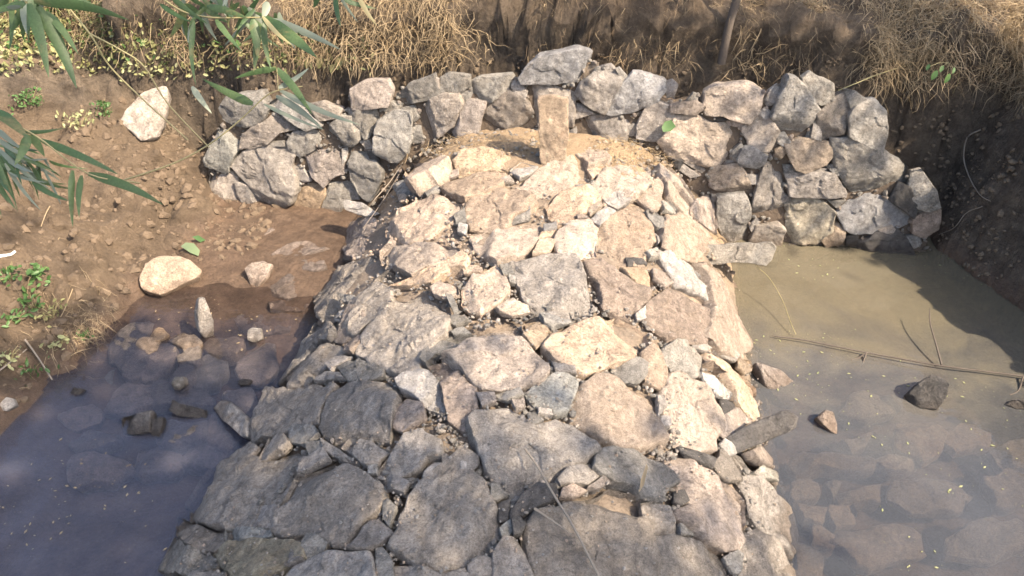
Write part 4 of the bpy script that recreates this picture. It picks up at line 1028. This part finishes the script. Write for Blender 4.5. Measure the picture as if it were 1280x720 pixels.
def bank_pts(n, tufty=0.02):
    x, y = RNG.uniform(-3.4, 3.6, n * 3), RNG.uniform(3.9, 6.3, n * 3)
    y = np.where(RNG.random(n * 3) < 0.45, RNG.uniform(4.1, 4.75, n * 3), y)
    r = RNG.random(n * 3) < 0.22
    x = np.where(r, RNG.uniform(2.35, 3.6, n * 3), x); y = np.where(r, RNG.uniform(2.6, 4.6, n * 3), y)
    z = ground_z(x, y)
    dens = 0.62 + 2.4 * fbm(x, y, 2.0, 3, 101)
    dens = dens * np.where((x > -0.62) & (x < 0.55) & (y < 6), 0.45, 1.0) * np.where((x < -1.9) & (y < 4.3), 0.25, 1.0)
    m = (RNG.random(n * 3) < dens) & (z > 0.86)
    P = np.stack([x, y, z], 1)[m][:n]
    return P
def outward(p):
    if p[0] > 2.3 and p[1] < 4.3: return np.array([-0.9, -0.2, 0.0])
    return np.array([0, -0.9 if p[1] < 4.7 else -0.2, 0.0])
P = bank_pts(38000); blades('dry_grass', STRAW, P, RNG.uniform(0.06, 0.20, len(P)), 0.0021, 0.45, outward, 'pale dry grass matted over the bank above the headwall', 'grass')
P = bank_pts(30000); blades('brown_grass', BROWN, P, RNG.uniform(0.06, 0.24, len(P)), 0.0019, 0.6, outward, 'brown dead grass and rootlets hanging over the bank lip', 'grass')
P = bank_pts(20000); P = P[(P[:, 0] < -0.7) | (P[:, 1] > 4.9)]
blades('olive_grass', OLIVE, P, RNG.uniform(0.04, 0.14, len(P)), 0.003, 0.35, outward, 'low olive green grass growing among the dry bank grass', 'grass')
def lip_pts(n):
    x = RNG.uniform(-2.3, 2.6, n * 4); y = RNG.uniform(4.2, 4.7, n * 4); z = ground_z(x, y)
    dens = 0.25 + 2.6 * fbm(x, y * 0.2, 2.6, 2, 131)
    dens = dens * np.where((x > -0.55) & (x < 0.5), 0.5, 1.0)
    m = (z > 0.82) & (z < 1.36) & (RNG.random(n * 4) < dens)
    return np.stack([x, y - 0.06, z], 1)[m][:n]
P = lip_pts(14000); blades('hanging_straw', STRAW, P, RNG.uniform(0.05, 0.24, len(P)), 0.0022, 0.6, lambda p: np.array([0, -0.9, 0.1]), 'tangled pale straw drooping in clumps over the lip of the bank', 'grass')
# roots and straw at the back edge of the hump
P = on_hump([(rnd.uniform(500, 690), rnd.uniform(165, 192)) for _ in range(700)] + [(rnd.uniform(740, 850), rnd.uniform(172, 205)) for _ in range(700)], 0.012)
blades('straw_litter', STRAW, P, RNG.uniform(0.03, 0.11, len(P)), 0.0014, 0.55, lambda p: np.array([0, 0, -.2]), 'straw litter caught between the spillway crest and the headwall', 'straw')
def leaves(name, mat, pts, size, label, cat, parent=None, up=0.6):
    V, F = [], []
    for p in pts:
        n_ = RNG.normal(size=3) * 0.7 + np.array([0, -0.3, up]); n_ /= np.linalg.norm(n_)
        a = np.cross(n_, RNG.normal(size=3)); a /= np.linalg.norm(a); b_ = np.cross(n_, a); s = size * RNG.uniform(0.5, 1.3); k0 = len(V)
        for u, v, h in ((-1, 0, 0), (-.35, .48, .12), (.45, .42, .1), (1, 0, -.12), (.45, -.42, .1), (-.35, -.48, .12)):
            V.append(p + a * u * s + b_ * v * s + n_ * h * s)
        F += [(k0, k0 + 1, k0 + 2, k0 + 3), (k0, k0 + 3, k0 + 4, k0 + 5)]
    o = link_mesh(name, V, F, mat, parent)
    if label: props(o, label, cat)
    props(o, kind='stuff'); return o
def leaf_px(n, x0, x1, y0, y1, h=0.04):
    g = on_ground([(rnd.uniform(x0, x1), rnd.uniform(y0, y1)) for _ in range(n)])
    return g + np.stack([RNG.normal(0, .02, n), RNG.normal(0, .02, n), RNG.uniform(0.0, h, n)], 1)
leaves('green_creeper', OLIVE, leaf_px(2600, -10, 470, -20, 95, .10), 0.019, 'green creeper leaves covering the bank top at the upper left', 'creeper')
leaves('pale_leaf_litter', LEAFP, leaf_px(1300, -10, 470, -20, 100, .09), 0.018, 'pale yellowish leaves scattered through the creeper at the upper left', 'leaf litter')
leaves('dark_creeper', LEAFG, leaf_px(1100, -10, 450, -20, 80, .12), 0.02, 'darker green leaves clustered in the creeper at the upper left', 'creeper')

# ---------------------------------------------------------------- single plants
def weed(name, px, n, spread, size, mat, label, h=0.09, cat='weed'):
    base = on_ground([px])[0]
    root = empty(name, base); props(root, label, cat)
    b = Bag()
    for _ in range(7):
        a = rnd.uniform(0, 6.28); e = np.array([math.cos(a) * spread, math.sin(a) * spread, h * rnd.uniform(.5, 1)])
        b.add(*tube(curve_pts([(0, 0, -.01), e * .5 + np.array([0, 0, .01]), e], 3), 0.0018, 0.0008, 4))
    b.build('stem', STEM, root)
    pts = np.stack([RNG.normal(0, spread * .55, n), RNG.normal(0, spread * .55, n), RNG.uniform(0.005, h, n)], 1)
    leaves('foliage', mat, pts, size, None, None, root)
    return root
weed('green_weed', (40, 132), 170, .075, .011, LEAFG, 'bright green feathery weed on the shaded bank at the upper left')
weed('green_weed', (132, 145), 90, .05, .012, LEAFG, 'small bright green weed beside the pale perched boulder')
weed('pale_weed', (100, 158), 60, .08, .013, LEAFP, 'low yellowish weed creeping between the two green weeds')
weed('leafy_weed', (48, 352), 45, .06, .017, LEAFG, 'round leaved weed on the left mud bank above the pool', .08)
weed('leafy_weed', (42, 385), 40, .05, .018, LEAFG, 'round leaved weed just below the other on the left bank', .07)
weed('leafy_weed', (75, 432), 22, .05, .018, LEAFP, 'sparse pale green weed at the water line of the left pool', .04)
weed('leafy_weed', (105, 425), 40, .03, .010, LEAFG, 'tiny green weed on the straw tuft overhanging the pool', .05)
for q, n_, s_, m_, l_ in [((12, 350), 60, .015, LEAFG, 'green weed at the far left edge level with the white stick'), ((20, 405), 60, .014, LEAFG, 'green weed at the far left edge below the round leaved weeds'),
                          ((12, 455), 50, .013, LEAFP, 'yellowish weed at the far left edge above the pale edge stone'), ((40, 470), 40, .014, LEAFG, 'dark weed on the mud between the two grey sticks'),
                          ((66, 395), 40, .012, OLIVE, 'olive weed on the mud slope right of the round leaved weeds')]: weed('bank_weed', q, n_, .06, s_, m_, l_, .07)
P = on_ground([(rnd.gauss(70, 40), rnd.gauss(400, 45)) for _ in range(240)])
blades('fallen_straw', STRAW, P, RNG.uniform(0.05, 0.22, len(P)), 0.0014, 0.9, lambda p: np.array([0.3, -0.2, -.3]), 'thin fallen straws scattered over the left mud bank', 'straw')
P = on_ground([(rnd.gauss(105, 22), rnd.gauss(410, 22)) for _ in range(420)])
blades('straw_tuft', STRAW, P, RNG.uniform(0.05, 0.16, len(P)), 0.0013, 0.6, lambda p: np.array([0.6, -0.3, 0]), 'tuft of pale straw hanging from the left bank to the pool', 'grass')
def stalk(name, px, label, mat, r0, r1, cat='stick', lift=0.02, surf='ground', twigs=(), depth=None, z=None):
    if depth is not None: P = [at_depth(x, y, d) for (x, y), d in zip(px, depth)]
    elif z is not None: P = [on_z([q], zz)[0] for q, zz in zip(px, z)]
    elif surf == 'hump': P = [p + hump_normal(p) * (lift + 0.01 * (i % 2)) for i, p in enumerate(on_hump(px))]
    else: P = [p + np.array([0, -.4, .9]) * lift for p in on_ground(px)]
    V, F = tube(curve_pts(P, 6), r0, r1, 6)
    o = link_mesh(name, V, F, mat, smooth=60); props(o, label, cat)
    for T in twigs:
        Q = [on_z([q[:2]], q[2])[0] for q in T] if z is not None else [p + np.array([0, -.2, .9]) * lift for p in (on_hump(T) if surf == 'hump' else on_ground(T))]
        V, F = tube(curve_pts(Q, 4), r1 * 1.1, r1 * 0.5, 5); link_mesh('twig', V, F, mat, o, smooth=60)
    return o
k = NT('grey_bark', 0.9); k.color(k.mix(k.noise(60, 5, 0.7), (.15, .125, .10), (.30, .26, .21))); k.bump(k.noise(140, 4, 0.7), 0.003, 0.8); BARK = k.m
k = NT('dark_twig', 0.85); k.color(k.mix(k.noise(60, 5, 0.7), (.05, .042, .036), (.13, .105, .085))); k.bump(k.noise(140, 4, 0.7), 0.003, 0.8); TWIG = k.m
stalk('branch', [(967, 420), (1010, 426), (1085, 441), (1175, 457), (1230, 464), (1282, 471), (1330, 480)], 'long thin bare branch floating across the right pool', TWIG, .0032, .0046, 'branch', z=[.015, .02, .02, .022, .02, .02, .02],
      twigs=[[(1083, 441, .02), (1079, 452, .0), (1077, 458, -.01)], [(1177, 456, .02), (1170, 430, .06), (1163, 405, .09), (1162, 386, .11)], [(1083, 441, .02), (1072, 448, .0), (1064, 450, .0)], [(1279, 470, .02), (1273, 488, .0), (1262, 494, .0)]])
stalk('vine', [(945, 332), (962, 348), (978, 375), (988, 402), (995, 418)], 'thin dry vine hanging from the grey slab to the floating branch', STEM, .0016, .0016, 'vine', z=[.18, .13, .08, .04, .02])
stalk('fallen_stalk', [(655, 568), (668, 590), (690, 625), (715, 672), (742, 722), (752, 740)], 'long dry brown stem lying across the near stones', BARK, .0030, .0042, 'stem', surf='hump', lift=.025, twigs=[[(668, 640), (690, 655), (714, 672)]])
stalk('grass_stalk', [(1048, 113), (1068, 105), (1090, 96), (1110, 89), (1132, 82)], 'pale grass stalk reaching from the bank over the top of the right wall', STEM, .0028, .0018, 'stalk', depth=[4.05, 4.05, 4.08, 4.15, 4.2])
stalk('hanging_root', [(1222, 168), (1205, 178), (1201, 205), (1210, 232), (1222, 250), (1236, 258)], 'thick pale root looping out of the dark right bank', BARK, .006, .002, 'root', lift=.04)
stalk('hanging_root', [(1225, 262), (1205, 270), (1190, 288), (1170, 297)], 'thin grey rootlet along the foot of the dark right bank', BARK, .003, .0015, 'root', lift=.03)
stalk('hanging_root', [(1195, 95), (1192, 112), (1186, 125)], 'short thin rootlet below the green sprig', STEM, .002, .001, 'root', lift=.05)
stalk('straw_stalk', [(521, 178), (519, 190), (516, 205), (515, 214)], 'pale straw stalk sticking up at the back left of the crest', STRAW, .0028, .0018, 'straw', surf='hump', lift=.05)
stalk('straw_stalk', [(72, 242), (66, 258), (60, 270), (54, 286)], 'pale straw stalk lying on the upper left mud bank', STRAW, .0032, .0022, 'straw', lift=.02)
k = NT('white_paint', 0.6); k.color(k.mix(k.noise(20, 3), (.72, .72, .70), (.82, .82, .80))); WHITE = k.m
stalk('white_stick', [(-14, 328), (4, 323), (16, 321), (22, 317)], 'white stick on the mud at the far left edge', WHITE, .008, .006, 'stick', lift=.02)
stalk('stick', [(-8, 476), (20, 455), (38, 440)], 'grey stick on the left bank by the pool', BARK, .005, .003, 'stick', lift=.03)
stalk('stick', [(36, 428), (52, 450), (70, 478)], 'second grey stick leaning down into the left pool', BARK, .005, .004, 'stick', lift=.03)
stalk('stick', [(95, 365), (85, 390), (80, 400)], 'short pale straw stick above the tuft on the left bank', STRAW, .0028, .002, 'stick', lift=.03)
stalk('stick', [(122, 45), (130, 62), (136, 76)], 'short pale peeled stick among the creeper at the upper left', STRAW, .010, .008, 'stick', lift=.05) if False else None
stalk('brush_twigs', [(448, 292), (470, 262), (492, 232), (508, 212)], 'bundle of dark twigs wedged where spillway meets the left headwall', BARK, .004, .002, 'twigs', surf='hump', lift=.03, twigs=[[(455, 290), (478, 258), (500, 222)], [(446, 282), (466, 258), (486, 238)]])
# sapling stem on the bank top
base = on_ground([(903, 50)])[0] + np.array([0, -.10, -.05])
V, F = tube(curve_pts([base - np.array([0, 0, .05]), base + np.array([.01, .0, .18]), base + np.array([.05, .02, .5]), base + np.array([.02, .03, 1.0])], 5), .025, .018, 8)
sap = empty('sapling', base); props(sap, 'thin brown sapling stem rising from the dry grass on the bank', 'sapling')
link_mesh('trunk', [np.array(v) - base for v in V], F, TWIG, sap, smooth=60)
for a in range(7):
    s = np.array([.03, .02, .6 + .06 * a]); e = s + np.array([math.cos(a * 2.1) * .25, math.sin(a * 2.1) * .25, .2])
    V, F = tube([s, (s + e) / 2 + np.array([0, 0, .03]), e], .007, .003, 5); link_mesh('branch', V, F, BARK, sap)
pts = np.array([[.03, .02, .75]] * 260) + np.stack([RNG.normal(0, .2, 260), RNG.normal(0, .2, 260), RNG.uniform(.05, .5, 260)], 1)
leaves('crown', LEAFP, pts, .03, None, None, sap)

def leaf_blade(name, px, width_px, mat, parent, depth, fold=0.25, sag=0.0):
    """one long pointed leaf from base pixel to tip pixel at the given distances"""
    (x0, y0), (x1, y1) = px; d0, d1 = depth
    A, B = at_depth(x0, y0, d0), at_depth(x1, y1, d1)
    ax = B - A; L = np.linalg.norm(ax); ax /= L
    view = (A + B) / 2 - CAM; view /= np.linalg.norm(view)
    s = np.cross(ax, view); s /= np.linalg.norm(s)
    ang = rnd.uniform(-.45, .45); nn = np.cross(s, ax); s = s * math.cos(ang) + nn * math.sin(ang); nn = np.cross(s, ax)
    w = width_px / FPX * (d0 + d1) / 2 / 2 * 1.05
    V, F = [], []; seg = 10; bend = rnd.uniform(-.05, .05) * L + sag
    for i in range(seg + 1):
        t = i / seg
        f = w * (min(1, 0.35 + 4 * t) * (1 - t ** 2.2) ** 0.9 + 0.02)
        c = A + ax * L * t + nn * bend * math.sin(math.pi * t) + s * 0.03 * L * math.sin(math.pi * t) * (1 if width_px > 8 else -1)
        V += [c - s * f + nn * f * fold, c, c + s * f + nn * f * fold]
    for i in range(seg):
        k0 = 3 * i
        F += [(k0, k0 + 1, k0 + 4, k0 + 3), (k0 + 1, k0 + 2, k0 + 5, k0 + 4)]
    return link_mesh(name, V, F, mat, parent, smooth=170)
def reed(label, stems, leaves_, extra=()):
    root = empty('reed_plant'); props(root, label, 'reed')
    for px, dep, r in stems:
        V, F = tube(curve_pts([at_depth(x, y, d) if not isinstance(x, str) else None for (x, y), d in zip(px, dep)], 5), r, r * 0.7, 6)
        link_mesh('stem', V, F, STEM, root, smooth=80)
    for a, b, w, d, m in leaves_:
        leaf_blade('leaf', (a, b), w, m, root, (d, d + rnd.uniform(-.06, .06)))
    for (x0, y0, n_, L0, L1, a0, a1, w0, w1, d) in extra:                      # more leaves of the same spray, fanned round its nodes
        for _ in range(n_):
            a = math.radians(rnd.uniform(a0, a1)); L = rnd.uniform(L0, L1); x, y = x0 + rnd.gauss(0, 14), y0 + rnd.gauss(0, 9)
            leaf_blade('leaf', ((x, y), (x + L * math.cos(a), y + L * math.sin(a))), rnd.uniform(w0, w1), rnd.choice([REED, REED, REEDP]), root, (d, d + rnd.uniform(-.08, .12)), sag=rnd.uniform(0, .02))
    return root
G = REED; Bl = REEDP
reed('green reed sprig with long pointed leaves drooping in from the upper left corner',
     [([(-60, -120), (0, -30), (33, 3)], [1.9, 1.75, 1.7], .004), ([(-60, -120), (20, -60), (70, -8), (112, 42), (135, 80), (172, 118), (235, 175)], [1.9, 1.8, 1.75, 1.75, 1.8, 1.85, 1.9], .0026),
      ([(112, 42), (150, 62), (180, 83), (210, 130), (262, 185)], [1.75, 1.78, 1.8, 1.85, 1.9], .0022)],
     [((36, 4), (61, 97), 14, 1.7, G), ((48, 8), (96, 111), 15, 1.72, G), ((58, 14), (98, 68), 10, 1.74, G), ((42, 2), (161, 25), 14, 1.7, G), ((24, 6), (29, 50), 9, 1.75, G),
      ((32, 3), (-14, 14), 10, 1.7, G), ((26, 8), (-14, 22), 6, 1.68, Bl), ((70, -12), (120, 8), 10, 1.74, G)], [(30, -6, 10, 30, 70, 20, 160, 6, 11, 1.78)])
reed('dense clump of narrow reed leaves entering from the left edge over the mud bank',
     [([(-160, 120), (-60, 140), (0, 150), (45, 170), (110, 217), (175, 229)], [1.75, 1.65, 1.6, 1.6, 1.62, 1.66], .0022)],
     [((50, 174), (148, 218), 11, 1.62, G), ((110, 217), (204, 256), 12, 1.64, G), ((91, 213), (91, 284), 8, 1.62, G), ((102, 219), (99, 272), 7, 1.63, G), ((36, 168), (18, 207), 11, 1.6, G),
      ((38, 168), (56, 196), 10, 1.6, G), ((-6, 136), (34, 172), 15, 1.6, G), ((-4, 184), (62, 238), 6, 1.66, Bl), ((-4, 200), (19, 252), 6, 1.64, G), ((6, 204), (52, 264), 5, 1.66, Bl), ((40, 228), (86, 251), 7, 1.65, G),
      ((-5, 212), (14, 243), 6, 1.66, G), ((18, 190), (72, 216), 5, 1.64, G), ((-5, 172), (40, 200), 6, 1.63, Bl), ((0, 190), (30, 225), 5, 1.67, G), ((-5, 225), (20, 262), 6, 1.65, G), ((10, 215), (60, 228), 4, 1.66, Bl),
      ((30, 165), (80, 160), 5, 1.62, G), ((-5, 160), (30, 188), 7, 1.63, Bl)], [(2, 190, 26, 30, 80, 0, 85, 3, 7, 1.68), (40, 205, 12, 25, 55, 10, 90, 3, 5, 1.7)])
reed('reed sprig with a fan of drooping leaves at the top left of the picture',
     [([(100, -90), (200, -4), (250, 20), (328, 22)], [2.0, 1.95, 1.95, 1.95], .003), ([(328, 22), (340, 50), (346, 86)], [1.95, 2.0, 2.1], .0018)],
     [((243, 26), (245, 107), 7, 1.95, G), ((270, 24), (303, 65), 8, 1.95, G), ((232, 8), (212, 48), 9, 1.96, G), ((316, 24), (322, 74), 12, 1.95, G), ((320, 28), (317, 90), 10, 1.97, G), ((330, 26), (339, 87), 8, 1.96, G),
      ((328, 22), (396, 72), 16, 1.93, G), ((335, 24), (426, 62), 10, 1.95, Bl), ((328, 20), (366, 57), 6, 1.92, STEM), ((258, 8), (312, 24), 9, 1.95, G), ((210, -8), (260, 30), 8, 1.95, G), ((334, 2), (328, 24), 10, 1.94, Bl),
      ((200, 5), (240, 28), 6, 1.96, G)], [(325, 15, 12, 30, 75, 20, 150, 5, 10, 2.0), (240, 5, 12, 25, 60, 10, 150, 4, 9, 2.0), (285, -5, 8, 25, 60, 30, 150, 4, 8, 2.0)])
reed('three small reed leaves dangling at the top edge near the dry grass',
     [([(380, -80), (415, -30), (440, -8)], [2.0, 1.95, 1.95], .0025)],
     [((418, -6), (426, 34), 7, 1.95, G), ((448, -4), (471, 32), 6, 1.95, STEM), ((430, 0), (471, 11), 6, 1.95, G), ((424, -6), (448, 28), 4, 1.97, Bl), ((396, -10), (392, 10), 9, 1.95, G)])
reed('pale reed sprig arching over the left headwall with bluish leaves',
     [([(140, 230), (215, 205), (262, 180), (300, 150), (330, 122), (348, 113), (378, 108)], [2.3, 2.3, 2.3, 2.3, 2.3, 2.3, 2.3], .0026), ([(346, 86), (347, 100), (348, 113)], [2.3, 2.3, 2.3], .0015)],
     [((345, 86), (293, 98), 8, 2.3, G), ((316, 130), (252, 98), 11, 2.3, G), ((240, 108), (265, 142), 8, 2.3, Bl), ((346, 85), (390, 143), 10, 2.3, G), ((348, 110), (386, 85), 7, 2.3, Bl), ((350, 113), (450, 156), 8, 2.3, Bl),
      ((345, 120), (404, 162), 9, 2.3, Bl), ((330, 130), (404, 162), 5, 2.32, Bl)])
# single broad leaves, each on its own
def leaf_thing(name, px, base, nrm, mat, label, lift=.02, surf=on_ground):
    b = surf([base])[0]; nrm = np.array(nrm, float) / np.linalg.norm(nrm); b = b + nrm * lift
    d = rays(px); t = ((b - CAM) @ nrm) / (d @ nrm); P = CAM + d * t[:, None]; n = len(P); c = P.mean(0) - nrm * .006
    V = list(P) + [c]; o = link_mesh(name, V, [(i, (i + 1) % n, n) for i in range(n)], mat, smooth=170); props(o, label, 'leaf'); return o
leaf_thing('green_leaf', [(226, 308), (232, 303), (242, 304), (250, 313), (248, 320), (238, 316)], (240, 316), (.2, -.6, .8), PALEG, 'pale green round leaf resting behind the tan boulder')
leaf_thing('green_leaf', [(240, 296), (248, 294), (257, 300), (250, 303)], (250, 302), (.2, -.6, .8), LEAFG, 'small dark green leaf just above the pale round leaf')
leaf_thing('green_leaf', [(827, 159), (831, 152), (839, 150), (845, 158), (838, 164), (829, 165)], (836, 166), (0, -.8, .6), LEAFG, 'single green heart shaped leaf on the headwall stones', .05, on_wall)
leaf_thing('dry_leaf', [(799, 615), (801, 600), (808, 580), (810, 584), (805, 606)], (804, 606), (0, -.8, .6), STRAW, 'narrow dry pale leaf standing on the near grey stone', .03, on_hump)
# broad leaved sprigs
def sprig(label, px, pts_leaf, mat, depth):
    base = at_depth(*px, depth); root = empty('leafy_sprig', base); props(root, label, 'sprig')
    b = Bag()
    for q, nrm, s in pts_leaf:
        e = at_depth(*q, depth - .03) - base
        b.add(*tube([np.zeros(3), e * .5 + np.array([0, 0, .01]), e], .0015, .001, 4))
        n_ = np.array(nrm, float); n_ /= np.linalg.norm(n_); a = np.cross(n_, [0.3, .2, 1]); a /= np.linalg.norm(a); v_ = np.cross(n_, a)
        ring = [(-1, 0, 0), (-.6, .42, .1), (0, .55, .13), (.6, .35, .05), (1, 0, -.2), (.6, -.35, .05), (0, -.55, .13), (-.6, -.42, .1)]
        V = [e + v_ * u * s + a * w * s + n_ * h * s for u, w, h in ring] + [e]
        link_mesh('leaf', V, [(i, (i + 1) % 8, 8) for i in range(8)], mat, root, smooth=170)
    b.build('stem', STEM, root); return root
sprig('bright green sprig of rounded leaves hanging from the right bank', (1185, 78), [((1168, 94), (-.2, -1, .3), .028), ((1184, 98), (.3, -1, .2), .028), ((1177, 86), (0, -1, .6), .02), ((1192, 88), (.3, -.8, .5), .018), ((1160, 84), (-.3, -.8, .5), .018)], LEAFG, 4.05)
dpt = float(np.linalg.norm(on_ground([(410, 88)])[0] - CAM)) * 0.93
sprig('broad leaved pale weed on the bank lip above the left headwall', (405, 70), [((375, 72), (-.3, -.7, .7), .045), ((392, 62), (0, -.7, .8), .04), ((410, 62), (.2, -.6, .8), .04), ((423, 78), (.5, -.7, .5), .045), ((400, 78), (0, -.9, .4), .04), ((384, 80), (-.2, -.9, .3), .035), ((415, 86), (.3, -.9, .3), .03)], OLIVE, dpt)

# ---------------------------------------------------------------- flecks floating on the pools
def flecks(name, n, x0, x1, y0, y1, mat, label, clump):
    V, F = [], []
    x, y = RNG.uniform(x0, x1, n * 4), RNG.uniform(y0, y1, n * 4)
    m = (fbm(x, y, 1.8, 3, clump) > 0.12) & (ground_z(x, y) < -0.01) & (np.abs(x) > 1.12)
    for px_, py_ in list(zip(x[m], y[m]))[:n]:
        a = RNG.uniform(0, 6.28); s = 0.002 + 0.009 * RNG.random() ** 3; k0 = len(V)
        for u, v in ((-1, 0), (0, .45), (1, 0), (0, -.45)):
            V.append((px_ + s * (u * math.cos(a) - v * math.sin(a)), py_ + s * (u * math.sin(a) + v * math.cos(a)), 0.003 + 0.001 * u))
        F.append((k0, k0 + 1, k0 + 2, k0 + 3))
    props(link_mesh(name, V, F, mat), label, 'debris', kind='stuff')
flecks('floating_flecks', 420, 1.0, 2.6, 1.4, 3.9, LEAFP, 'tiny pale flecks and bits of leaf floating on the right pool', 151)
flecks('floating_flecks', 200, -2.1, -1.0, 1.4, 3.0, STRAW, 'tiny straw flecks floating on the left pool', 161)

# ---------------------------------------------------------------- the tree on the right bank that shades the near half of the hump
def shade_tree(tb, label, crown, clusters, per, leaf, spread, long_, ldir):
    """tree whose crown (centre `crown` above the base) stretches `long_` along the sun's ground direction and `spread` across it"""
    tb = np.array([tb[0], tb[1], float(ground_z(tb[0], tb[1]))])
    tree = empty('shade_tree', tb); props(tree, label, 'tree')
    top = np.array(crown) - np.array([0, 0, 0.6])
    V, F = tube(curve_pts([(0, 0, -.2), top * [.1, .3, .3], top * [-.1, .7, .6], top], 6), .16, .07, 10); link_mesh('trunk', V, F, BARK, tree, smooth=80)
    hdir = np.array([ldir[0], ldir[1], 0]) / math.hypot(*ldir); side = np.array([-hdir[1], hdir[0], 0]); cp = []
    for _ in range(clusters):
        u = RNG.normal(size=3); u /= np.linalg.norm(u); u *= RNG.uniform(.2, 1.0)
        cp.append(np.array(crown) + hdir * u[0] * long_ + side * u[1] * spread + np.array([0, 0, 1]) * u[2] * spread * .8)
    for q in cp[:16]:
        s = top * rnd.uniform(.6, .98)
        V, F = tube(curve_pts([s, (s + q) / 2 + np.array([0, 0, -.15]), q], 4), .04, .012, 6); link_mesh('limb', V, F, BARK, tree, smooth=80)
    pts = np.concatenate([q + RNG.normal(0, .34, (per, 3)) for q in cp])
    leaves('crown', LEAFG, pts, leaf, None, None, tree, 0.4)
def sunward(target, height):
    t = (height - target[2]) / SUN[2]; return np.array(target) + SUN * t
K1 = sunward((0.5, 0.35, 0.4), 7.0)
shade_tree((K1[0] + .3, K1[1] - .4), 'dense leafy tree on the right bank shading the near stones', (-.3, .4, K1[2] - 1.3), 38, 270, .085, 1.42, 3.5, (1.0, -.22))
K2 = sunward((0.2, 5.15, 1.3), 6.2)
shade_tree((K2[0] - .2, K2[1] + .5), 'sparse tall tree whose leaves dapple the grassy bank top', (.2, -.5, K2[2] - 1.9), 40, 26, .075, .75, 3.2, (SUN[0], SUN[1]))
